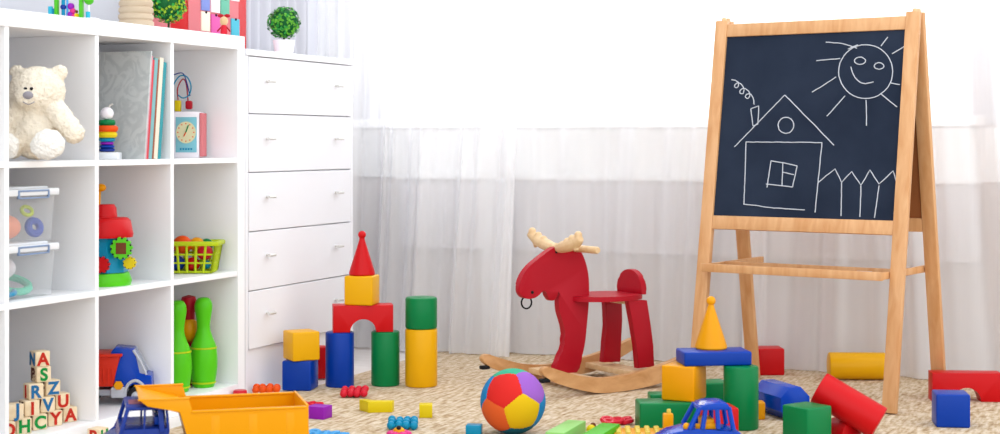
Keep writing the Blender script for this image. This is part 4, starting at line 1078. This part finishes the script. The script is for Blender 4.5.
for x in (672, 733):
    for yy in (-0.042, 0.042): wheel(jp, (lj(x, 0).x, yy, 0.026), 0.026, 0.022, 'orangeyellow')
bm = NB(); sph(bm, 0.009, lj(684, 424, -0.03)); obj('headlamp', bm, M['orangeyellow'], jp)

# ------------------------------------------------------------------ rocking moose
md = Vector((0.84, 0.54)).normalized(); mn = Vector((-md.y, md.x))
MD = (R*md.x + D*md.y); MN = (R*mn.x + D*mn.y)                 # length axis (to the rear), lateral axis (away from the camera)
ON = W(0.123, 4.84, 0); WID = 0.34
OC = ON + MN*WID/2; OFp = ON + MN*WID
mo = thing('rocking_moose', 'red wooden rocking moose with pale antlers standing on wooden rockers', 'rocking toy', tuple((OC+MD*0.28).to_tuple()[:2])+(0,))
def trc(pts, p0, th, name, mat, bev=0.003, k=3, par=None):
    ps = smooth_closed([(a, b) + (0,) for a, b in pts], k) if k > 1 else [Vector((a, b, 0)) for a, b in pts]
    bm = NB(); prism(bm, [onp(v.x, v.y, p0, MN) for v in ps], MN*th, bev)
    return bm
rk = [(540.5, 374), (541.5, 369.5), (545, 367.5), (550, 368.5), (560, 371.8), (580, 377), (600, 378.5), (620, 376.5), (640, 372), (662, 365), (685, 355), (697, 349), (701, 350), (702, 356), (690, 365.5), (662, 382), (640, 388.5), (620, 392), (600, 393.8), (580, 391), (560, 385.5), (548, 380.5)]
bm = trc(rk, ON, 0.022, 'rocker', None); 
lz = min(v.co.z for v in bm.verts); bmesh.ops.translate(bm, vec=(0, 0, -lz+0.001), verts=bm.verts)
bm2 = bm.copy(); bmesh.ops.translate(bm2, vec=MN*WID, verts=bm2.verts)
obj('rocker', bm, M['woodm'], mo, world=True); obj('rocker', bm2, M['woodm'], mo, world=True)
# rubber feet at the front tips
for o0 in (ON, OFp):
    c = onp(544.5, 378, ON, MN) + (o0-ON); bm = NB()
    box(bm, (0.030, 0.022, 0.012), (0, 0, 0), frame(MD, MN, U, (c.x, c.y, max(c.z-0.008, 0.008))), 0.003); obj('rubber_foot', bm, M['black'], mo, world=True)
def P(t, l, z): return OC + MD*t + MN*l + U*z
# cross boards
bm = NB(); plank(bm, P(0.205, -WID/2+0.010, 0.036), P(0.205, WID/2-0.010, 0.036), MD, 0.06, 0.018); obj('cross_board', bm, M['woodp'], mo, world=True)
bm = NB(); plank(bm, P(0.44, -WID/2+0.010, 0.036), P(0.44, WID/2-0.010, 0.036), MD, 0.075, 0.018); obj('cross_board', bm, M['woodp'], mo, world=True)
head = [(557, 245), (549, 249), (540, 255.5), (528, 265.5), (520.5, 276), (517.2, 287), (518.5, 294.5), (523, 298), (530, 298.6), (536, 295.5), (540, 291.5), (543.5, 289.5), (545.2, 294.7), (547.5, 299.8), (552.3, 300.2), (554.8, 296), (556.4, 290.5), (557.8, 292), (556.8, 300), (557.5, 311), (561.5, 325), (563, 339), (559, 355), (553, 369), (575, 372), (580, 355), (583, 340), (585, 320), (586.5, 302), (586.8, 288), (586, 274), (583, 261), (578, 250.5), (570, 246), (563, 244.8)]
bm = trc(head, OC, 0.026, 'head', None, 0.004, 3); obj('head_and_front_leg', bm, M['redwood'], mo, world=True)
sc = P(0.365, 0, 0.273)
bm = NB(); pts = []
for k in range(48):
    a = 2*PI*k/48; rx = 0.135; ry = 0.098
    pts.append(sc + MD*rx*math.cos(a) + MN*ry*math.sin(a) + U*0.007)
prism(bm, pts, U*0.016, 0.004); obj('seat', bm, M['redwood'], mo, world=True)
bm = NB(); bc = P(0.475, 0, 0.286); pts = [bc + MN*0.068*math.cos(a) + U*(0.078*math.sin(a)**0.8 if math.sin(a) > 0 else 0) for a in [i*PI/20 for i in range(21)]]
prism(bm, pts, MD*0.02, 0.004); obj('backrest', bm, M['redwood'], mo, world=True)
nl = [(626, 300), (631, 325), (635, 345), (636, 368), (652.5, 366.5), (651, 345), (648.5, 325), (645, 300)]
bm = trc(nl, OC - MN*0.075, 0.024, 'leg', None, 0.003, 1); obj('rear_leg', bm, M['redwood'], mo, world=True)
fg = [(603, 300), (605.5, 325), (603, 342), (601, 362), (618.5, 361.5), (619, 340), (620, 320), (620, 300)]
bm = trc(fg, OC + MN*0.075, 0.024, 'leg', None, 0.003, 1); obj('rear_leg', bm, M['redwood'], mo, world=True)
bm = NB(); plank(bm, P(0.43, -0.085, 0.262), P(0.43, 0.085, 0.262), MD, 0.04, 0.012); obj('seat_rail', bm, M['woodp'], mo, world=True)
# antlers: one on either side
ac_ = onp(556, 247, OC, MN)
for s2, ll in ((1, 0.15), (-1, 0.135)):
    bm = NB()
    spine = [(0.0, -0.003, 0), (0.03, 0.0, 0), (0.07, 0.008, 0.002), (0.11, 0.019, 0.004), (ll, 0.034, 0.006)]
    pts = smooth_open([ac_ + MN*s2*a + U*b_ + MD*0 for a, b_, c_ in spine], 4)
    rr = [0.008+0.012*math.sin(PI*min(1, (i+2)/(len(pts)+3)))*1.0 for i in range(len(pts))]
    tube(bm, pts, rr, 10)
    for a, b_, rad in ((0.04, 0.010, 0.012), (0.07, 0.020, 0.0135), (0.10, 0.031, 0.0135), (0.135, 0.044, 0.013), (0.12, 0.012, 0.010)):
        sph(bm, rad, ac_ + MN*s2*a*ll/0.15 + U*b_, u=14, v=10)
        tube(bm, [ac_ + MN*s2*a*ll/0.15 + U*b_, ac_ + MN*s2*(a-0.008) + U*(b_-0.018)], rad*0.9, 8)
    o = obj('antler', bm, M['woodp'], mo, world=True); mod = o.modifiers.new('remesh', 'REMESH'); mod.mode = 'VOXEL'; mod.voxel_size = 0.003; mod.use_smooth_shade = True
    s3 = o.modifiers.new('smooth', 'SMOOTH'); s3.iterations = 4
hc = onp(573, 248, OC, MN)
bm = NB(); tube(bm, [hc-MN*0.135, hc-MN*0.13, hc+MN*0.13, hc+MN*0.135], [0.009, 0.0115, 0.0115, 0.009], 16); obj('handle', bm, M['woodp'], mo, world=True)
rc = onp(526.5, 302.5, OC, MN)
bm = NB(); v1 = (MD*0.5+MN*-0.86).normalized()
tube(bm, [rc + (MD*0.95-MN*0.3).normalized()*0.0165*math.cos(2*PI*k/24) + U*0.019*math.sin(2*PI*k/24) for k in range(24)], 0.0028, 8, closed=True); obj('nose_ring', bm, M['black'], mo, world=True)
bm = NB(); sph(bm, 0.005, onp(530, 292, OC, MN)-MN*0.013); sph(bm, 0.004, onp(554, 252, OC, MN)-MN*0.013, u=10, v=8); obj('screw', bm, M['black'], mo, world=True)

# ------------------------------------------------------------------ blackboard easel
TRr = Vector((1.235, 4.755)); TLl = Vector((0.72, 5.12)); HT = 1.164
ea = (TRr-TLl).normalized(); eb = Vector((-ea.y, ea.x)); EW = (TRr-TLl).length
EA = R*ea.x + D*ea.y; EB = R*eb.x + D*eb.y; E0 = W(TLl.x, TLl.y, 0)
ezl = thing('blackboard_easel', 'wooden easel with a chalk-drawn blackboard standing by the window', 'easel', tuple((E0+EA*EW/2).to_tuple()[:2])+(0,))
def E(a, b_, z): return E0 + EA*a + EB*b_ + U*z
SPL = 0.19
def slo(z): return SPL*(1-z/HT)
def fslope(sgn, a, z, off=0.0):      # point on the (front -1 / rear +1) slanted frame
    return E(a, sgn*(slo(z)+0.014) , z)
def leg(a, sgn):
    bm = NB(); plank(bm, fslope(sgn, a, 0.0), fslope(sgn, a, HT), EA, 0.042, 0.022, 0.003)
    lz = min(v.co.z for v in bm.verts); bmesh.ops.translate(bm, vec=(0, 0, -lz+0.0005), verts=bm.verts)
    obj('leg', bm, M['wood'], ezl, world=True)
for a in (0.0, EW):
    for s2 in (-1, 1): leg(a, s2)
a0, a1 = 0.021, EW-0.021
for s2 in (-1, 1):
    for za, zb2, nm in ((1.153, 1.113, 'top_rail'), (0.549, 0.508, 'bottom_rail')):
        bm = NB(); pz = (za+zb2)/2
        slv = (fslope(s2, 0, za)-fslope(s2, 0, zb2)).normalized()
        p0, p1 = fslope(s2, a0, pz), fslope(s2, a1, pz)
        plank(bm, p0, p1, slv, za-zb2+0.001, 0.018, 0.002); obj(nm, bm, M['wood'], ezl, world=True)
nrmF = EA.cross((fslope(-1, 0, 1)-fslope(-1, 0, 0)).normalized()).normalized()
if nrmF.dot(D) > 0: nrmF = -nrmF
# chalk board panel (front) and brown backed panel (rear)
for s2, mt, nm in ((-1, 'slate', 'blackboard'), (1, 'hardboard', 'rear_board')):
    za, zb2 = 1.115, 0.547; pz = (za+zb2)/2
    slv = (fslope(s2, 0, za)-fslope(s2, 0, zb2)).normalized(); bm = NB()
    plank(bm, fslope(s2, a0-0.002, pz), fslope(s2, a1+0.002, pz), slv, (za-zb2)*1.013, 0.006, 0)
    bo = obj(nm, bm, M[mt], ezl, world=True)
    if s2 == -1: board = bo
bp0 = fslope(-1, 0, 0.8) + nrmF*0.0036
def ch(pts): return [onp(x, y, bp0, nrmF) for x, y in pts]
def ell(cx, cy, rx, ry, n=28): return [(cx+rx*math.cos(2*PI*k/n), cy+ry*math.sin(2*PI*k/n)) for k in range(n+1)]
rnd = random.Random(3)
strokes = [
 [(746, 142), (784, 142.2), (822, 142.6)], [(746, 142), (745, 174), (744, 204)], [(743.5, 204), (774, 208), (804.7, 210)], [(822, 142.6), (818.5, 178), (815, 212.5)],
 [(734.5, 146.8), (760, 120.5), (784.7, 95)], [(784.7, 95), (810, 120.5), (834, 145.4)], ell(786, 125.3, 7.8, 8),
 [(751, 108.7), (758.7, 106), (758, 124.3), (752.8, 126), (751, 108.7)],
 [(771, 160.6), (784, 163), (797, 166)], [(797, 166), (792.6, 187)], [(792.6, 187), (780, 185.5), (766, 184)], [(771, 160.6), (767, 187.5)], [(783, 162.7), (782, 186)], [(783, 172), (794, 174.8)],
 [(818, 183), (826, 176), (835, 169), (841.6, 182.4), (851.7, 171.5), (861, 185.5), (870, 170), (879, 184), (893.3, 171), (896.5, 183)],
 [(841.6, 183), (841, 216)], [(861, 186), (860, 217)], [(879, 185.5), (874.5, 218)], [(897, 183), (894, 214)],
 ell(865.7, 71.6, 27, 27, 40), ell(860, 60.7, 5.5, 3.6), ell(879, 66, 4.8, 3.2),
 [(826, 42), (842, 43.5), (857, 48)], [(848, 49), (858, 45)], [(816.6, 60.7), (840, 58.5)], [(812, 92), (824, 85), (836, 77)], [(827, 116), (845, 96)], [(866, 100), (866.6, 125.5)], [(881, 94), (897, 107)], [(890, 82.6), (900, 84.8)], [(892, 54), (905, 46)], [(881, 46), (888, 37)]]
curvy = [[(754, 104.6), (753.5, 99), (751, 94.5), (747, 94), (745.5, 97), (748, 98.5), (750, 95), (748, 90.5), (744, 88.5), (740.5, 90), (740, 93), (743, 93.5), (744, 89), (741.5, 84.5), (738, 83), (735, 84.5), (735, 87.5), (738, 87), (738.5, 83), (735.5, 80.5), (731.5, 79.5)],
 [(851, 67), (853.4, 74.7), (859, 81.5), (865.7, 83.6), (873.6, 81.7)]]
bm = NB()
def stroke(pl):
    w3 = ch(pl)
    out_ = []
    for a, b_ in zip(w3, w3[1:]):
        n = max(1, int((b_-a).length/0.012))
        for k in range(n): out_.append(a.lerp(b_, k/n))
    out_.append(w3[-1])
    out_ = [v + EA*rnd.uniform(-0.0006, 0.0006) + U*rnd.uniform(-0.0006, 0.0006) for v in out_]
    tube(bm, out_, 0.0016, 6)
for s2 in strokes: stroke(s2)
for s2 in curvy: stroke([tuple(v)[:2] for v in smooth_open([(a, b_, 0) for a, b_ in s2], 3)])
obj('chalk_drawing', bm, M['chalk'], board, world=True)
# tray with side arms
zt0, zt1 = 0.380, 0.405
bm = NB()
ft0 = -0.200
plank(bm, E(0.022, ft0, (zt0+zt1)/2), E(EW-0.022, ft0, (zt0+zt1)/2), U, zt1-zt0, 0.014, 0.002); obj('tray_front', bm, M['wood'], ezl, world=True)
bm = NB(); plank(bm, E(0.035, -0.065, (zt0+zt1)/2), E(EW-0.035, -0.065, (zt0+zt1)/2), U, zt1-zt0, 0.010, 0.002); obj('tray_back', bm, M['wood'], ezl, world=True)
bm = NB(); box(bm, (EW-0.07, 0.130, 0.006), (0, 0, 0), frame(EA, EB, U, E(EW/2, -0.132, zt0+0.006))); obj('tray_bottom', bm, M['hardboard'], ezl, world=True)
for a in (0.0285, EW-0.0285):
    bm = NB(); plank(bm, E(a, -0.205, (zt0+zt1)/2), E(a, 0.21, (zt0+zt1)/2), U, zt1-zt0-0.004, 0.012, 0.002); obj('side_arm', bm, M['wood'], ezl, world=True)
for a in (0.0, EW):
    for b_ in (-0.014, 0.014):
        bm = NB(); cyl(bm, 0.008, 0.007, 0.012, (0, 0, 0), T(E(a+0.004, b_, HT+0.0005)), 16, 0.002); obj('cap', bm, M['woodp'], ezl, world=True)
bm = NB(); cA = E(EW-0.13, -0.13, zt0+0.0145); tube(bm, [cA, cA+EA*0.045+EB*0.004], 0.0055, 10)
tag(obj('chalk_stick', bm, M['chalk'], origin=cA.to_tuple()), 'stick of white chalk lying in the easel tray', 'chalk')
